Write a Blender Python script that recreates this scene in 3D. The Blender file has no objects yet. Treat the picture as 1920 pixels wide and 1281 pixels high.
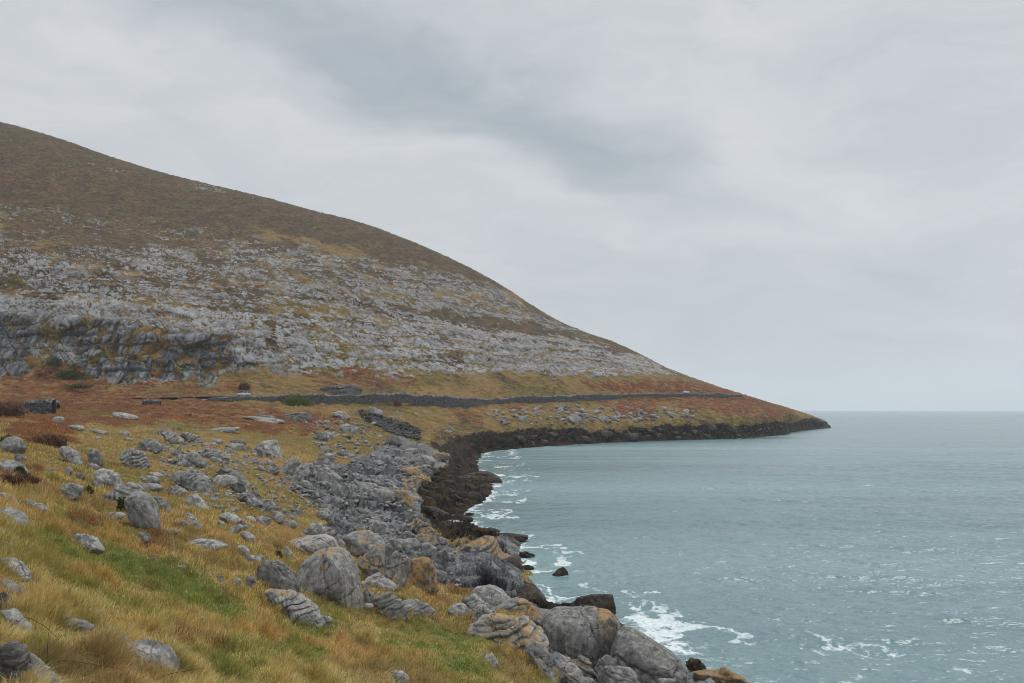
import bpy, bmesh, math, random
import numpy as np
from mathutils import Vector

# ------------------------------------------------------------------ camera, sky, sun, exposure
S = bpy.context.scene
COL = S.collection
F = 1866.67          # focal length in pixels of the 1920-wide photograph (35 mm lens)
HOR = 768.0          # row of the sea horizon
EYE = 14.0           # eye height over the sea

cam_d = bpy.data.cameras.new("camera")
cam = bpy.data.objects.new("camera", cam_d)
COL.objects.link(cam)
cam.location = (0, 0, EYE)
cam.rotation_euler = (math.radians(90), 0, 0)
cam_d.lens = 35
cam_d.sensor_width = 36
cam_d.shift_y = (HOR - 640.5) / 1920
cam_d.clip_start = 0.1
cam_d.clip_end = 60000
S.camera = cam

S.view_settings.view_transform = 'Standard'
S.view_settings.look = 'None'
S.view_settings.exposure = 0.0
S.view_settings.gamma = 1.0
S.render.engine = 'CYCLES'
S.cycles.use_denoising = True
S.cycles.use_adaptive_sampling = False
S.cycles.filter_width = 1.0
S.cycles.max_bounces = 6
S.cycles.diffuse_bounces = 3
S.cycles.glossy_bounces = 3
S.cycles.volume_bounces = 1
S.cycles.transparent_max_bounces = 4

SUN_EL, SUN_AZ = math.radians(52), math.radians(40)   # azimuth clockwise from +Y (the way we look)


class NT:
    """small helper to write node trees"""
    def __init__(self, tree):
        self.t = tree
        self.t.nodes.clear()

    def n(self, typ, inputs=None, **kw):
        nd = self.t.nodes.new(typ)
        for k, v in kw.items():
            setattr(nd, k, v)
        for k, v in (inputs or {}).items():
            s = nd.inputs[k]
            if isinstance(v, bpy.types.NodeSocket):
                self.t.links.new(v, s)
            else:
                s.default_value = v
        return nd

    def m(self, op, a, b=0.0, c=0.0, clamp=False):
        nd = self.n('ShaderNodeMath', {0: a, 1: b, 2: c}, operation=op, use_clamp=clamp)
        return nd.outputs[0]

    def mix(self, f, a, b, blend='MIX'):
        nd = self.n('ShaderNodeMix', None, data_type='RGBA', blend_type=blend)
        for sock, v in ((nd.inputs[0], f), (nd.inputs[6], a), (nd.inputs[7], b)):
            if isinstance(v, bpy.types.NodeSocket):
                self.t.links.new(v, sock)
            else:
                if isinstance(v, (tuple, list)) and len(v) == 3:
                    v = (*v, 1)
                sock.default_value = v
        return nd.outputs[2]

    def ramp(self, x, lo, hi, a=0.0, b=1.0, smooth=True):
        nd = self.n('ShaderNodeMapRange', {0: x, 1: lo, 2: hi, 3: a, 4: b},
                    interpolation_type='SMOOTHSTEP' if smooth else 'LINEAR')
        return nd.outputs[0]

    def noise(self, vec, scale, detail=4.0, rough=0.55, dist=0.0, dims='3D'):
        nd = self.n('ShaderNodeTexNoise', {'Vector': vec, 'Scale': scale, 'Detail': detail,
                                           'Roughness': rough, 'Distortion': dist}, noise_dimensions=dims)
        return nd.outputs[0]

    def attr(self, name, typ='GEOMETRY'):
        return self.n('ShaderNodeAttribute', None, attribute_name=name, attribute_type=typ)

    def mapping(self, vec, loc=(0, 0, 0), rot=(0, 0, 0), scale=(1, 1, 1)):
        return self.n('ShaderNodeMapping', {0: vec, 1: loc, 2: rot, 3: scale}).outputs[0]


world = bpy.data.worlds.new("World")
S.world = world
world.use_nodes = True
W = NT(world.node_tree)
sky = W.n('ShaderNodeTexSky', None, sky_type='NISHITA', sun_disc=False, sun_elevation=SUN_EL, sun_rotation=SUN_AZ)
sky.altitude = 0
sky.air_density = 1.0
sky.dust_density = 3.0
gen = W.n('ShaderNodeTexCoord').outputs['Generated']
sp = W.n('ShaderNodeSeparateXYZ', {0: gen})
az = W.m('ARCTAN2', sp.outputs[0], sp.outputs[1])
el = W.m('ARCSINE', sp.outputs[2])
ae = W.n('ShaderNodeCombineXYZ', {0: az, 1: el, 2: 0.0}).outputs[0]
# slow warp so that the cloud banks have soft ragged edges
wn = W.n('ShaderNodeTexNoise', {'Vector': W.mapping(ae, scale=(2.2, 4.5, 1)), 'Scale': 2.2, 'Detail': 5.0, 'Roughness': 0.5})
wsub = W.n('ShaderNodeVectorMath', {0: wn.outputs[1], 1: (0.5, 0.5, 0.5)}, operation='SUBTRACT').outputs[0]
wsc = W.n('ShaderNodeVectorMath', {0: wsub, 1: (0.30, 0.17, 0.0)}, operation='MULTIPLY').outputs[0]
aew = W.n('ShaderNodeVectorMath', {0: ae, 1: wsc}, operation='ADD').outputs[0]


def pix_dir(px, py):
    a = math.atan2(px - 960, F)
    e = math.atan2(HOR - py, math.hypot(px - 960, F))
    return a, e


def cloud_bank(px, py, rx, ry, rot_deg, amp, inner=0.0):
    """soft elliptical bank of cloud centred on a direction of the sky (radii in radians)"""
    a, e = pix_dir(px, py)
    v = W.n('ShaderNodeVectorMath', {0: aew, 1: (a, e, 0)}, operation='SUBTRACT').outputs[0]
    v = W.n('ShaderNodeVectorRotate', {'Vector': v, 'Angle': math.radians(-rot_deg)}, rotation_type='Z_AXIS').outputs[0]
    v = W.n('ShaderNodeVectorMath', {0: v, 1: (1 / rx, 1 / ry, 0)}, operation='MULTIPLY').outputs[0]
    d = W.n('ShaderNodeVectorMath', {0: v}, operation='LENGTH').outputs[1]
    return W.ramp(d, inner, 1.0, amp, 0.0)


banks = [
    (620, 60, 0.38, 0.085, -20, -0.95), (900, 170, 0.32, 0.10, -20, -0.95), (1180, 285, 0.22, 0.075, -14, -0.75),
    (1740, 150, 0.16, 0.10, -20, -0.55), (1500, 560, 0.50, 0.07, -3, -0.45), (1250, 640, 0.40, 0.06, -8, -0.40),
    (1000, 430, 0.22, 0.04, -16, -0.42), (1800, 480, 0.2, 0.05, 0, -0.4), (420, 250, 0.12, 0.03, -20, -0.25),
    (120, 90, 0.16, 0.14, -25, 0.40), (700, 265, 0.36, 0.045, -20, 0.42), (1420, 130, 0.10, 0.12, -55, 0.40),
    (1560, 330, 0.24, 0.07, -25, 0.40), (1050, 355, 0.12, 0.03, -10, 0.30), (80, 20, 0.12, 0.05, -20, -0.2),
]
tot = None
for b in banks:
    o = cloud_bank(*b)
    tot = o if tot is None else W.m('ADD', tot, o)
streak = W.noise(W.mapping(aew, rot=(0, 0, math.radians(20)), scale=(2.6, 12, 1)), 1.8, 7.0, 0.58)
tot = W.m('ADD', tot, W.m('MULTIPLY', W.m('SUBTRACT', streak, 0.5), 1.9))
fine = W.noise(W.mapping(aew, rot=(0, 0, math.radians(24)), scale=(5.0, 17, 1)), 2.2, 7.0, 0.62)
tot = W.m('ADD', tot, W.m('MULTIPLY', W.m('SUBTRACT', fine, 0.5), 0.9))
cloud = W.ramp(tot, -2.1, 0.95, 0, 1, smooth=False)
ccol = W.mix(cloud, (0.345, 0.405, 0.448), (0.735, 0.750, 0.775))
# an overcast vault is brighter overhead than near the horizon
zen = W.ramp(el, 0.40, 1.1, 1.0, 2.6)
ccol2 = W.n('ShaderNodeVectorMath', {0: ccol, 3: zen}, operation='SCALE').outputs[0]
skyw = W.n('ShaderNodeVectorMath', {0: sky.outputs[0], 3: 0.08}, operation='SCALE').outputs[0]
fin = W.mix(0.93, skyw, ccol2)
bg = W.n('ShaderNodeBackground', {0: fin, 1: 1.0})
W.t.links.new(bg.outputs[0], W.n('ShaderNodeOutputWorld').inputs[0])

sun_d = bpy.data.lights.new("sun", 'SUN')
sun_d.energy = 1.4
sun_d.angle = math.radians(25)
sun_d.color = (1.0, 0.96, 0.9)
sun = bpy.data.objects.new("sun", sun_d)
COL.objects.link(sun)
sun.rotation_euler = Vector((math.sin(SUN_AZ) * math.cos(SUN_EL), math.cos(SUN_AZ) * math.cos(SUN_EL), math.sin(SUN_EL))).to_track_quat('Z', 'Y').to_euler()

# ------------------------------------------------------------------ numeric helpers
def _h(ix, iy, iz, seed):
    h = (ix.astype(np.uint32) * np.uint32(374761393) + iy.astype(np.uint32) * np.uint32(668265263)
         + iz.astype(np.uint32) * np.uint32(2147483647) + np.uint32((seed * 974711 + 12345) & 0xffffffff))
    h = (h ^ (h >> np.uint32(13))) * np.uint32(1274126177)
    h = (h ^ (h >> np.uint32(16))) * np.uint32(2246822519)
    return h ^ (h >> np.uint32(15))


def _r(h, k=0):
    if k:
        h = (h ^ np.uint32(k * 0x9E3779B1 & 0xffffffff)) * np.uint32(2654435761)
        h = h ^ (h >> np.uint32(16))
    return (h & np.uint32(0xffffff)).astype(np.float32) / np.float32(0xffffff)


def vnoise(x, y, z=None, seed=0):
    """smooth value noise, 0..1"""
    x = np.asarray(x, np.float32); y = np.asarray(y, np.float32)
    x0 = np.floor(x); y0 = np.floor(y)
    fx = x - x0; fy = y - y0
    fx = fx * fx * fx * (fx * (fx * 6 - 15) + 10); fy = fy * fy * fy * (fy * (fy * 6 - 15) + 10)
    xi = x0.astype(np.int64); yi = y0.astype(np.int64)
    if z is None:
        zi = np.zeros_like(xi)
        c = lambda a, b: _r(_h(xi + a, yi + b, zi, seed))
        return (c(0, 0) * (1 - fx) + c(1, 0) * fx) * (1 - fy) + (c(0, 1) * (1 - fx) + c(1, 1) * fx) * fy
    z = np.asarray(z, np.float32)
    z0 = np.floor(z); fz = z - z0; fz = fz * fz * (3 - 2 * fz); zi = z0.astype(np.int64)
    c = lambda a, b, d: _r(_h(xi + a, yi + b, zi + d, seed))
    lo = (c(0, 0, 0) * (1 - fx) + c(1, 0, 0) * fx) * (1 - fy) + (c(0, 1, 0) * (1 - fx) + c(1, 1, 0) * fx) * fy
    hi = (c(0, 0, 1) * (1 - fx) + c(1, 0, 1) * fx) * (1 - fy) + (c(0, 1, 1) * (1 - fx) + c(1, 1, 1) * fx) * fy
    return lo * (1 - fz) + hi * fz


def fbm(x, y, z=None, octv=4, seed=0, gain=0.5):
    s = 0; a = 1.0; t = 0; k = 1.0
    for o in range(octv):
        s = s + a * vnoise(x * k + 17.3 * o, y * k - 9.1 * o, None if z is None else z * k + 3.7 * o, seed + o)
        t += a; a *= gain; k *= 2.03
    return s / t


def worley(x, y, z=None, seed=0):
    """(F1, F2, cell random, second random, offset x, offset y) of cell noise"""
    x = np.asarray(x, np.float32); y = np.asarray(y, np.float32)
    xi = np.floor(x).astype(np.int64); yi = np.floor(y).astype(np.int64)
    f1 = np.full(x.shape, 9.0, np.float32); f2 = f1.copy()
    r1 = np.zeros_like(f1); r2 = np.zeros_like(f1); ox = np.zeros_like(f1); oy = np.zeros_like(f1)
    zs = (0,) if z is None else (-1, 0, 1)
    if z is not None:
        z = np.asarray(z, np.float32); zb = np.floor(z).astype(np.int64)
    for dz in zs:
        for dx in (-1, 0, 1):
            for dy in (-1, 0, 1):
                cx = xi + dx; cy = yi + dy
                cz = np.zeros_like(cx) if z is None else zb + dz
                h = _h(cx, cy, cz, seed)
                ddx = cx + _r(h) - x; ddy = cy + _r(h, 1) - y
                d = ddx * ddx + ddy * ddy
                if z is not None:
                    ddz = cz + _r(h, 2) - z
                    d = d + ddz * ddz
                d = np.sqrt(d).astype(np.float32)
                near = d < f1
                f2 = np.where(near, f1, np.minimum(f2, d))
                r1 = np.where(near, _r(h, 3), r1); r2 = np.where(near, _r(h, 4), r2)
                ox = np.where(near, -ddx, ox); oy = np.where(near, -ddy, oy)
                f1 = np.where(near, d, f1)
    return f1, f2, r1, r2, ox, oy


def sstep(a, b, x):
    t = np.clip((x - a) / (b - a), 0, 1)
    return t * t * (3 - 2 * t)


def pchip(xk, yk, x):
    """monotone cubic interpolation of knots (xk, yk) at x"""
    xk = np.asarray(xk, float); yk = np.asarray(yk, float)
    h = np.diff(xk); d = np.diff(yk) / h
    m = np.zeros_like(yk)
    for i in range(1, len(xk) - 1):
        if d[i - 1] * d[i] > 0:
            w1 = 2 * h[i] + h[i - 1]; w2 = h[i] + 2 * h[i - 1]
            m[i] = (w1 + w2) / (w1 / d[i - 1] + w2 / d[i])
    m[0] = d[0]; m[-1] = d[-1]
    x = np.clip(x, xk[0], xk[-1])
    i = np.clip(np.searchsorted(xk, x) - 1, 0, len(h) - 1)
    t = (x - xk[i]) / h[i]
    return ((2 * t**3 - 3 * t**2 + 1) * yk[i] + (t**3 - 2 * t**2 + t) * h[i] * m[i]
            + (-2 * t**3 + 3 * t**2) * yk[i + 1] + (t**3 - t**2) * h[i] * m[i + 1])


def in_poly(x, y, poly):
    ins = np.zeros(np.shape(x), bool)
    n = len(poly)
    for i in range(n):
        x1, y1 = poly[i]; x2, y2 = poly[(i + 1) % n]
        if y1 == y2:
            continue
        ins ^= ((y1 > y) != (y2 > y)) & (x < (x2 - x1) * (y - y1) / (y2 - y1) + x1)
    return ins


def seg_dist(x, y, poly, closed=True):
    best = np.full(np.shape(x), 1e9, np.float32)
    n = len(poly)
    for i in range(n if closed else n - 1):
        x1, y1 = poly[i]; x2, y2 = poly[(i + 1) % n]
        dx, dy = x2 - x1, y2 - y1
        t = np.clip(((x - x1) * dx + (y - y1) * dy) / (dx * dx + dy * dy + 1e-9), 0, 1)
        best = np.minimum(best, (x - x1 - t * dx) ** 2 + (y - y1 - t * dy) ** 2)
    return np.sqrt(best)


def W3(px, py, Y):
    return ((px - 960) / F * Y, Y, EYE - (py - HOR) / F * Y)


# ------------------------------------------------------------------ the land: its shape, surveyed along lines of sight
SKYLINE = [(-700, 80), (-300, 150), (0, 228), (100, 256), (200, 291), (300, 322), (400, 347), (500, 371), (600, 398), (650, 410), (700, 425),
           (750, 444), (800, 464), (850, 487), (900, 512), (950, 541), (1000, 574), (1050, 603), (1100, 624), (1150, 641),
           (1200, 664), (1250, 690), (1300, 709), (1350, 726), (1400, 742), (1450, 757), (1500, 772), (1540, 786), (1563, 796), (1600, 803), (1700, 806), (2600, 806)]
# per bearing: near ground .. shore/meadow end S, T, wall foot, road, slope foot, cliff top, mid slope, skyline distance
TAB = {
 -600: [(1281, 8.5), (1000, 19), (850, 48), (790, 100), (768, 160), (758, 210), (748, 260), (738, 300), (680, 370), (560, 395), (350, 600), 900],
 0:    [(1281, 11), (1000, 26), (860, 60), (800, 110), (775, 170), (765, 220), (757, 265), (747, 305), (703, 368), (585, 393), (400, 600), 900],
 200:  [(1281, 13), (1020, 34), (900, 70), (820, 125), (785, 190), (768, 235), (757, 285), (748, 312), (722, 362), (602, 388), (440, 600), 900],
 450:  [(1281, 17), (1080, 38), (950, 70), (850, 130), (795, 215), (768, 275), (752, 322), (744, 333), (716, 372), (622, 398), (480, 620), 900],
 600:  [(1281, 21), (1130, 43), (990, 78), (870, 140), (805, 235), (775, 300), (757, 345), (746, 356), (706, 395), (612, 450), (490, 640), 900],
 750:  [(1281, 26), (1150, 46), (1010, 84), (890, 150), (825, 265), (790, 320), (760, 375), (748, 386), (713, 420), (642, 480), (545, 650), 880],
 870:  [(1281, 31), (1180, 46), (1050, 84), (900, 180), (832, 300), (805, 345), (764, 400), (751, 411), (711, 450), (640, 530), (570, 680), 870],
 950:  [(1281, 36), (1180, 48), (1050, 84), (900, 185), (838, 345), (808, 362), (757, 432), (750, 442), (709, 480), (645, 560), (590, 700), 860],
 1050: [(1281, 42), (1200, 52), (1100, 72), (900, 190), (833, 388), (800, 402), (755, 458), (748, 468), (706, 502), (655, 590), (625, 720), 850],
 1150: [(1281, 46), (1215, 55), (1100, 75), (900, 192), (829, 420), (795, 432), (750, 497), (743, 507), (706, 542), (668, 640), (652, 730), 830],
 1300: [(1281, 49), (1240, 55), (1100, 76), (900, 194), (823, 455), (784, 470), (744, 547), (738, 557), (722, 592), (715, 660), (711, 720), 790],
 1400: [(1281, 50), (1240, 55), (1100, 76), (900, 195), (819, 490), (780, 505), (750, 600), (746, 612), (744.5, 650), (743.3, 700), (742.5, 740), 770],
 1480: [(1281, 50), (1240, 55), (1100, 76), (900, 195), (812, 560), (783, 580), (772, 650), (769.5, 670), (768, 690), (767, 710), (766.3, 730), 755],
 1540: [(1281, 50), (1240, 55), (1100, 76), (900, 195), (801, 730), (793, 738), (790, 744), (788.5, 750), (787.5, 755), (786.8, 760), (786.3, 768), 775],
 1563: [(1281, 50), (1240, 55), (1100, 76), (900, 195), (800.5, 760), (798.5, 763), (798, 766), (797.5, 769), (797, 772), (796.7, 775), (796.3, 778), 782],
 2600: [(1281, 50), (1240, 55), (1100, 76), (900, 195), (806, 760), (806, 763), (806, 766), (806, 769), (806, 772), (806, 775), (806, 778), 782],
}
COAST = [(20, -20), (18, 10), (16, 30)]
for q in [(1425, 1290), (1390, 1276), (1330, 1264), (1290, 1247), (1240, 1222), (1200, 1190), (1165, 1167), (1110, 1152), (1060, 1142), (1030, 1137),
          (1022, 1112), (1000, 1092), (985, 1072), (980, 1042), (976, 1016), (960, 1006), (920, 1001), (895, 988), (868, 968), (882, 955), (906, 942), (922, 926),
          (925, 912), (943, 905), (932, 893), (905, 885), (895, 871), (906, 858), (915, 848), (960, 843), (1000, 839), (1050, 836), (1100, 832.5),
          (1180, 829), (1260, 826), (1330, 824), (1395, 823), (1440, 818), (1478, 815), (1482, 811), (1520, 806), (1560, 803)]:
    Yc = EYE * F / (q[1] - HOR)
    COAST.append(((q[0] - 960) / F * Yc, Yc))
COAST += [(246, 772), (240, 830), (230, 900), (200, 1100), (100, 1500), (-200, 2200), (-1500, 2600), (-1500, -20)]


def coast_sd(X, Y):
    d = seg_dist(X, Y, COAST)
    return np.where(in_poly(X, Y, COAST), d, -d)


def build_base():
    pxc = np.arange(-420, 2220.1, 6.0)          # bearings
    tt = np.linspace(math.log(2.0), math.log(2600), 2400)
    xs = sorted(TAB)
    nf = len(TAB[0])
    sky_py = pchip(*zip(*SKYLINE), pxc)
    knY, knP = [], []
    for k in range(nf - 1):
        knY.append(pchip(xs, [math.log(TAB[x][k][1]) for x in xs], pxc))
        knP.append(pchip(xs, [TAB[x][k][0] for x in xs], pxc))
    h2 = pchip(xs, [math.log(TAB[x][nf - 1]) for x in xs], pxc)
    Z = np.zeros((len(pxc), len(tt)))
    for i, p in enumerate(pxc):
        T = [kn[i] for kn in knY]; P = [kn[i] for kn in knP]
        zs = [EYE - (P[k] - HOR) / F * math.exp(T[k]) for k in range(5)]
        nearT = [math.log(2.0)] + T[:5]
        nearZ = [12.35 if p < 1500 else 12.0] + zs
        farT = T[4:] + [h2[i], h2[i] + 0.22, h2[i] + 0.6, max(math.log(2700), h2[i] + 1)]
        farP = P[4:] + [sky_py[i], sky_py[i] + 22, 802, 806]
        zn = pchip(nearT, nearZ, tt)
        pf = pchip(farT, farP, tt)
        zf = EYE - (pf - HOR) / F * np.exp(tt)
        Z[i] = np.where(tt < T[4], zn, zf)
    Yg = np.exp(tt)[None, :] * np.ones_like(Z)
    Xg = (pxc[:, None] - 960) / F * Yg
    # terraces of the limestone hill: risers and treads at constant height
    wall_t = knY[7]
    py = HOR + (EYE - Z) / Yg * F
    hillm = sstep(0.06, 0.16, tt[None, :] - wall_t[:, None]) * sstep(0, 60, py - sky_py[:, None] + 15) * (tt[None, :] < h2[:, None])
    wob = (fbm(Xg / 70, Yg / 90, octv=4, seed=5) - 0.5) * 16
    zz = (Z + wob) / 8.5
    fr = zz - np.floor(zz)
    ter = (sstep(0.30, 0.72, fr) - fr) * 8.5
    amp = (0.10 + 0.9 * sstep(0.35, 0.65, fbm(Xg / 70, Yg / 90, octv=3, seed=8))) * 0.5 * (1 - sstep(75, 120, Z))
    Z = Z + ter * amp * hillm * sstep(20, 40, Z)
    # the sea's edge
    sd = coast_sd(Xg, Yg)
    k = sstep(0, 5.0 - 3.4 * sstep(300, 380, Yg), sd)
    land = np.maximum(Z, 0.3) * k + 0.3 * (1 - k) * sstep(0, 0.8, sd)
    Z = np.where(sd > 0, np.where(sd > 4.99, np.maximum(Z, 0.35), land), np.maximum(-3.2, sd * 0.45 - 0.1))
    return pxc, tt, Z, sd, knY, h2


PXC, TT, ZB, SDB, KNY, H2T = build_base()


def base_at(px, t):
    """height of the smooth base at bearings px and log-distances t"""
    fi = np.clip((np.asarray(px) - PXC[0]) / (PXC[1] - PXC[0]), 0, len(PXC) - 1.001)
    fj = np.clip((np.asarray(t) - TT[0]) / (TT[1] - TT[0]), 0, len(TT) - 1.001)
    i = fi.astype(int); j = fj.astype(int); a = fi - i; b = fj - j
    return ((ZB[i, j] * (1 - a) + ZB[i + 1, j] * a) * (1 - b) + (ZB[i, j + 1] * (1 - a) + ZB[i + 1, j + 1] * a) * b)


def ground(px, py):
    """first point of the land (or sea) seen along a pixel"""
    z = base_at(np.full(TT.shape, px), TT)
    z = np.maximum(z, 0)
    Y = np.exp(TT)
    p = HOR + (EYE - z) / Y * F
    hit = np.nonzero(p <= py)[0]
    j = hit[0] if len(hit) else len(TT) - 1
    if j > 0 and p[j - 1] > py:
        w = (p[j - 1] - py) / (p[j - 1] - p[j] + 1e-9)
        t = TT[j - 1] + w * (TT[j] - TT[j - 1])
    else:
        t = TT[j]
    Yh = math.exp(t)
    return Vector(W3(px, py, Yh))


def height(X, Y):
    return float(base_at(np.array([960 + F * X / Y]), np.array([math.log(max(Y, 2.01))]))[0])


# ------------------------------------------------------------------ what covers the land: zones drawn on the map of bearings
def zone_map(polys, blur=3):
    gx = np.arange(-420, 2224, 4.0); gy = np.arange(200, 1500, 4.0)
    GX, GY = np.meshgrid(gx, gy)
    wx = GX + (fbm(GX / 36, GY / 24, octv=4, seed=31) - 0.5) * 60
    wy = GY + (fbm(GX / 36, GY / 24, octv=4, seed=47) - 0.5) * 28
    M = np.zeros(GX.shape, np.float32)
    for val, poly in polys:
        M = np.where(in_poly(wx, wy, poly), val, M)
    for _ in range(blur):
        P = np.pad(M, 1, mode='edge')
        M = (P[:-2, 1:-1] + P[2:, 1:-1] + P[1:-1, :-2] + P[1:-1, 2:] + 2 * M) / 6
    return M


def zone_at(M, px, py):
    fi = np.clip((px + 420) / 4, 0, M.shape[1] - 1.001); fj = np.clip((py - 200) / 4, 0, M.shape[0] - 1.001)
    i = fi.astype(int); j = fj.astype(int); a = fi - i; b = fj - j
    return (M[j, i] * (1 - a) + M[j, i + 1] * a) * (1 - b) + (M[j + 1, i] * (1 - a) + M[j + 1, i + 1] * a) * b


Z_SHORE = zone_map([
    (0.30, [(280, 800), (500, 822), (620, 862), (600, 960), (530, 985), (420, 960), (300, 900)]),
    (1.0, [(545, 862), (640, 872), (690, 845), (720, 815), (790, 830), (840, 850), (835, 870), (790, 900), (800, 950), (830, 1000), (850, 1020), (975, 1008), (990, 1090), (1030, 1130), (1165, 1140),
           (1300, 1230), (1500, 1281), (1800, 1400), (1100, 1500), (1040, 1281), (1010, 1200), (955, 1150), (880, 1105), (830, 1100), (760, 1092), (690, 1075), (640, 1020), (610, 1000), (592, 960), (560, 920)]),
], 2)
Z_TIDAL = zone_map([
    (1.0, [(670, 772), (695, 778), (740, 793), (785, 808), (790, 826), (735, 815), (712, 800)]),
    (1.0, [(790, 826), (900, 815), (1000, 806), (1150, 803), (1300, 795), (1400, 790), (1480, 788), (1570, 794), (1600, 830), (1000, 880), (960, 900), (940, 930), (900, 990), (1010, 1003), (985, 1012), (915, 1012), (845, 1016), (805, 965), (778, 920),
           (800, 890), (838, 866), (842, 848)]),
    (0.75, [(955, 1092), (1040, 1100), (1180, 1150), (1180, 1175), (1010, 1140)]),
    (0.8, [(1290, 1240), (1500, 1281), (1500, 1330), (1290, 1290)]),
], 2)
Z_BRACK = zone_map([
    (0.74, [(-420, 640), (0, 690), (60, 660), (150, 690), (200, 738), (330, 742), (440, 712), (490, 728), (450, 738), (380, 748), (520, 762), (610, 765), (650, 790), (640, 800), (560, 815), (330, 800), (200, 795), (60, 792), (-420, 780)]),
    (0.55, [(120, 690), (330, 700), (380, 735), (210, 740)]),
    (0.75, [(1240, 712), (1360, 722), (1510, 778), (1430, 784), (1300, 770), (1230, 745)]),
    (0.8, [(1080, 715), (1250, 708), (1340, 730), (1250, 738), (1120, 735)]), (0.6, [(870, 765), (905, 790), (860, 795), (825, 770)]),
    (0.75, [(1120, 750), (1250, 748), (1230, 790), (1150, 782)]), (0.5, [(940, 756), (1060, 752), (1040, 772), (950, 775)]), (0.55, [(560, 690), (760, 690), (780, 730), (600, 730)]),
    (0.7, [(20, 795), (140, 790), (150, 830), (60, 850), (20, 830)]), (0.75, [(-50, 878), (80, 880), (70, 915), (-50, 905)]),
    (0.5, [(150, 965), (215, 975), (190, 1005), (90, 985)]), (0.6, [(270, 1000), (330, 1010), (320, 1050), (260, 1040)]), (0.35, [(300, 1180), (440, 1190), (420, 1230), (300, 1230)]),
    (0.45, [(820, 1070), (880, 1080), (890, 1120), (830, 1110)]), (0.4, [(680, 1085), (760, 1100), (740, 1120), (690, 1115)]), (0.4, [(440, 1020), (520, 1030), (470, 1080), (440, 1060)]),
], 3)
Z_GREEN = zone_map([
    (0.34, [(60, 1010), (240, 1000), (400, 1060), (520, 1130), (640, 1200), (560, 1281), (300, 1200), (120, 1120)]), (0.68, [(190, 1030), (240, 1025), (330, 1060), (430, 1120), (500, 1200), (470, 1210), (380, 1150), (300, 1100), (190, 1085)]),
    (0.5, [(100, 960), (260, 985), (320, 1000), (280, 1020), (130, 1040), (60, 1020)]), (0.4, [(560, 1130), (700, 1140), (640, 1180), (560, 1170)]),
    (1.0, [(140, 762), (178, 764), (205, 782), (165, 780)]), (0.9, [(335, 797), (430, 792), (440, 803), (345, 807)]),
    (0.35, [(1080, 770), (1450, 772), (1470, 796), (1080, 800)]), (0.8, [(90, 668), (130, 672), (160, 712), (110, 715)]), (0.5, [(620, 845), (760, 838), (700, 862), (630, 860)]),
    (0.6, [(740, 1160), (930, 1200), (960, 1281), (700, 1281)]), (0.55, [(400, 1170), (620, 1190), (600, 1300), (400, 1300)]), (0.4, [(150, 1090), (330, 1110), (400, 1180), (250, 1190)]), (0.4, [(420, 930), (560, 960), (590, 985), (480, 965)]),
    (0.6, [(1420, 765), (1500, 775), (1490, 790), (1430, 785)]),
], 12)
Z_HEATH = zone_map([
    (0.95, [(-420, 0), (1000, 0), (960, 545), (880, 520), (760, 482), (640, 462), (480, 425), (330, 412), (150, 390), (0, 372), (-420, 340)]),
    (0.6, [(0, 372), (330, 412), (480, 430), (420, 480), (330, 470), (0, 450)]),
    (0.8, [(-60, 512), (60, 515), (70, 545), (-60, 548)]), (0.7, [(290, 500), (420, 505), (470, 545), (380, 530)]), (0.7, [(340, 470), (420, 480), (450, 520), (400, 510)]),
    (0.97, [(710, 570), (860, 585), (1000, 605), (1200, 640), (1190, 650), (950, 622), (800, 602)]), (0.75, [(785, 665), (880, 660), (890, 695), (800, 700)]), (0.6, [(1040, 600), (1290, 700), (1330, 722), (1280, 712), (1100, 640)]),
    (0.6, [(420, 650), (510, 655), (480, 700), (430, 690)]), (0.5, [(850, 540), (960, 560), (930, 590), (840, 560)]), (0.7, [(640, 480), (760, 505), (740, 530), (640, 505)]), (0.8, [(500, 600), (530, 590), (530, 660), (500, 650)]),
    (0.97, [(600, 622), (880, 624), (1010, 640), (1200, 657), (1200, 663), (1000, 650), (880, 634), (600, 629)]), (0.9, [(520, 592), (700, 600), (720, 606), (520, 600)]),
], 3)
Z_HROCK = zone_map([
    (0.93, [(-420, 240), (0, 286), (150, 306), (320, 338), (470, 366), (570, 388), (575, 394), (470, 375), (320, 349), (150, 316), (0, 294), (-420, 250)]),
    (0.60, [(-420, 350), (0, 372), (200, 395), (420, 430), (640, 468), (420, 500), (0, 490), (-420, 480)]),
    (0.71, [(-420, 480), (0, 475), (200, 475), (420, 448), (640, 475), (860, 505), (1000, 576), (1200, 668), (1285, 706), (1100, 708), (900, 708), (700, 712), (500, 700), (430, 700), (380, 725), (200, 715), (60, 660), (0, 700), (-420, 700)]),
    (0.86, [(520, 590), (800, 600), (1050, 630), (1200, 660), (1260, 698), (1000, 703), (800, 690), (540, 690)]),
    (0.90, [(-420, 560), (0, 555), (480, 585), (510, 630), (440, 690), (390, 722), (210, 712), (150, 690), (125, 640), (60, 660), (0, 700), (-420, 700)]),
    (0.44, [(900, 772), (1050, 758), (1300, 765), (1300, 788), (950, 802)]), (0.45, [(640, 765), (800, 765), (780, 810), (650, 815)]), (0.4, [(560, 790), (690, 800), (680, 850), (560, 850)]),
    (0.6, [(195, 774), (270, 776), (255, 788), (200, 783)]), (0.6, [(370, 800), (450, 796), (440, 810), (370, 810)]), (0.6, [(455, 778), (590, 772), (585, 790), (470, 788)]),
    (0.45, [(720, 795), (880, 790), (900, 810), (760, 815)]),
], 2)
Z_LICH = zone_map([(0.42, [(770, 850), (845, 850), (830, 870), (785, 900), (805, 950), (835, 1000), (850, 1010), (930, 1010), (920, 1060), (840, 1020), (790, 960), (750, 920)])], 4)

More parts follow.
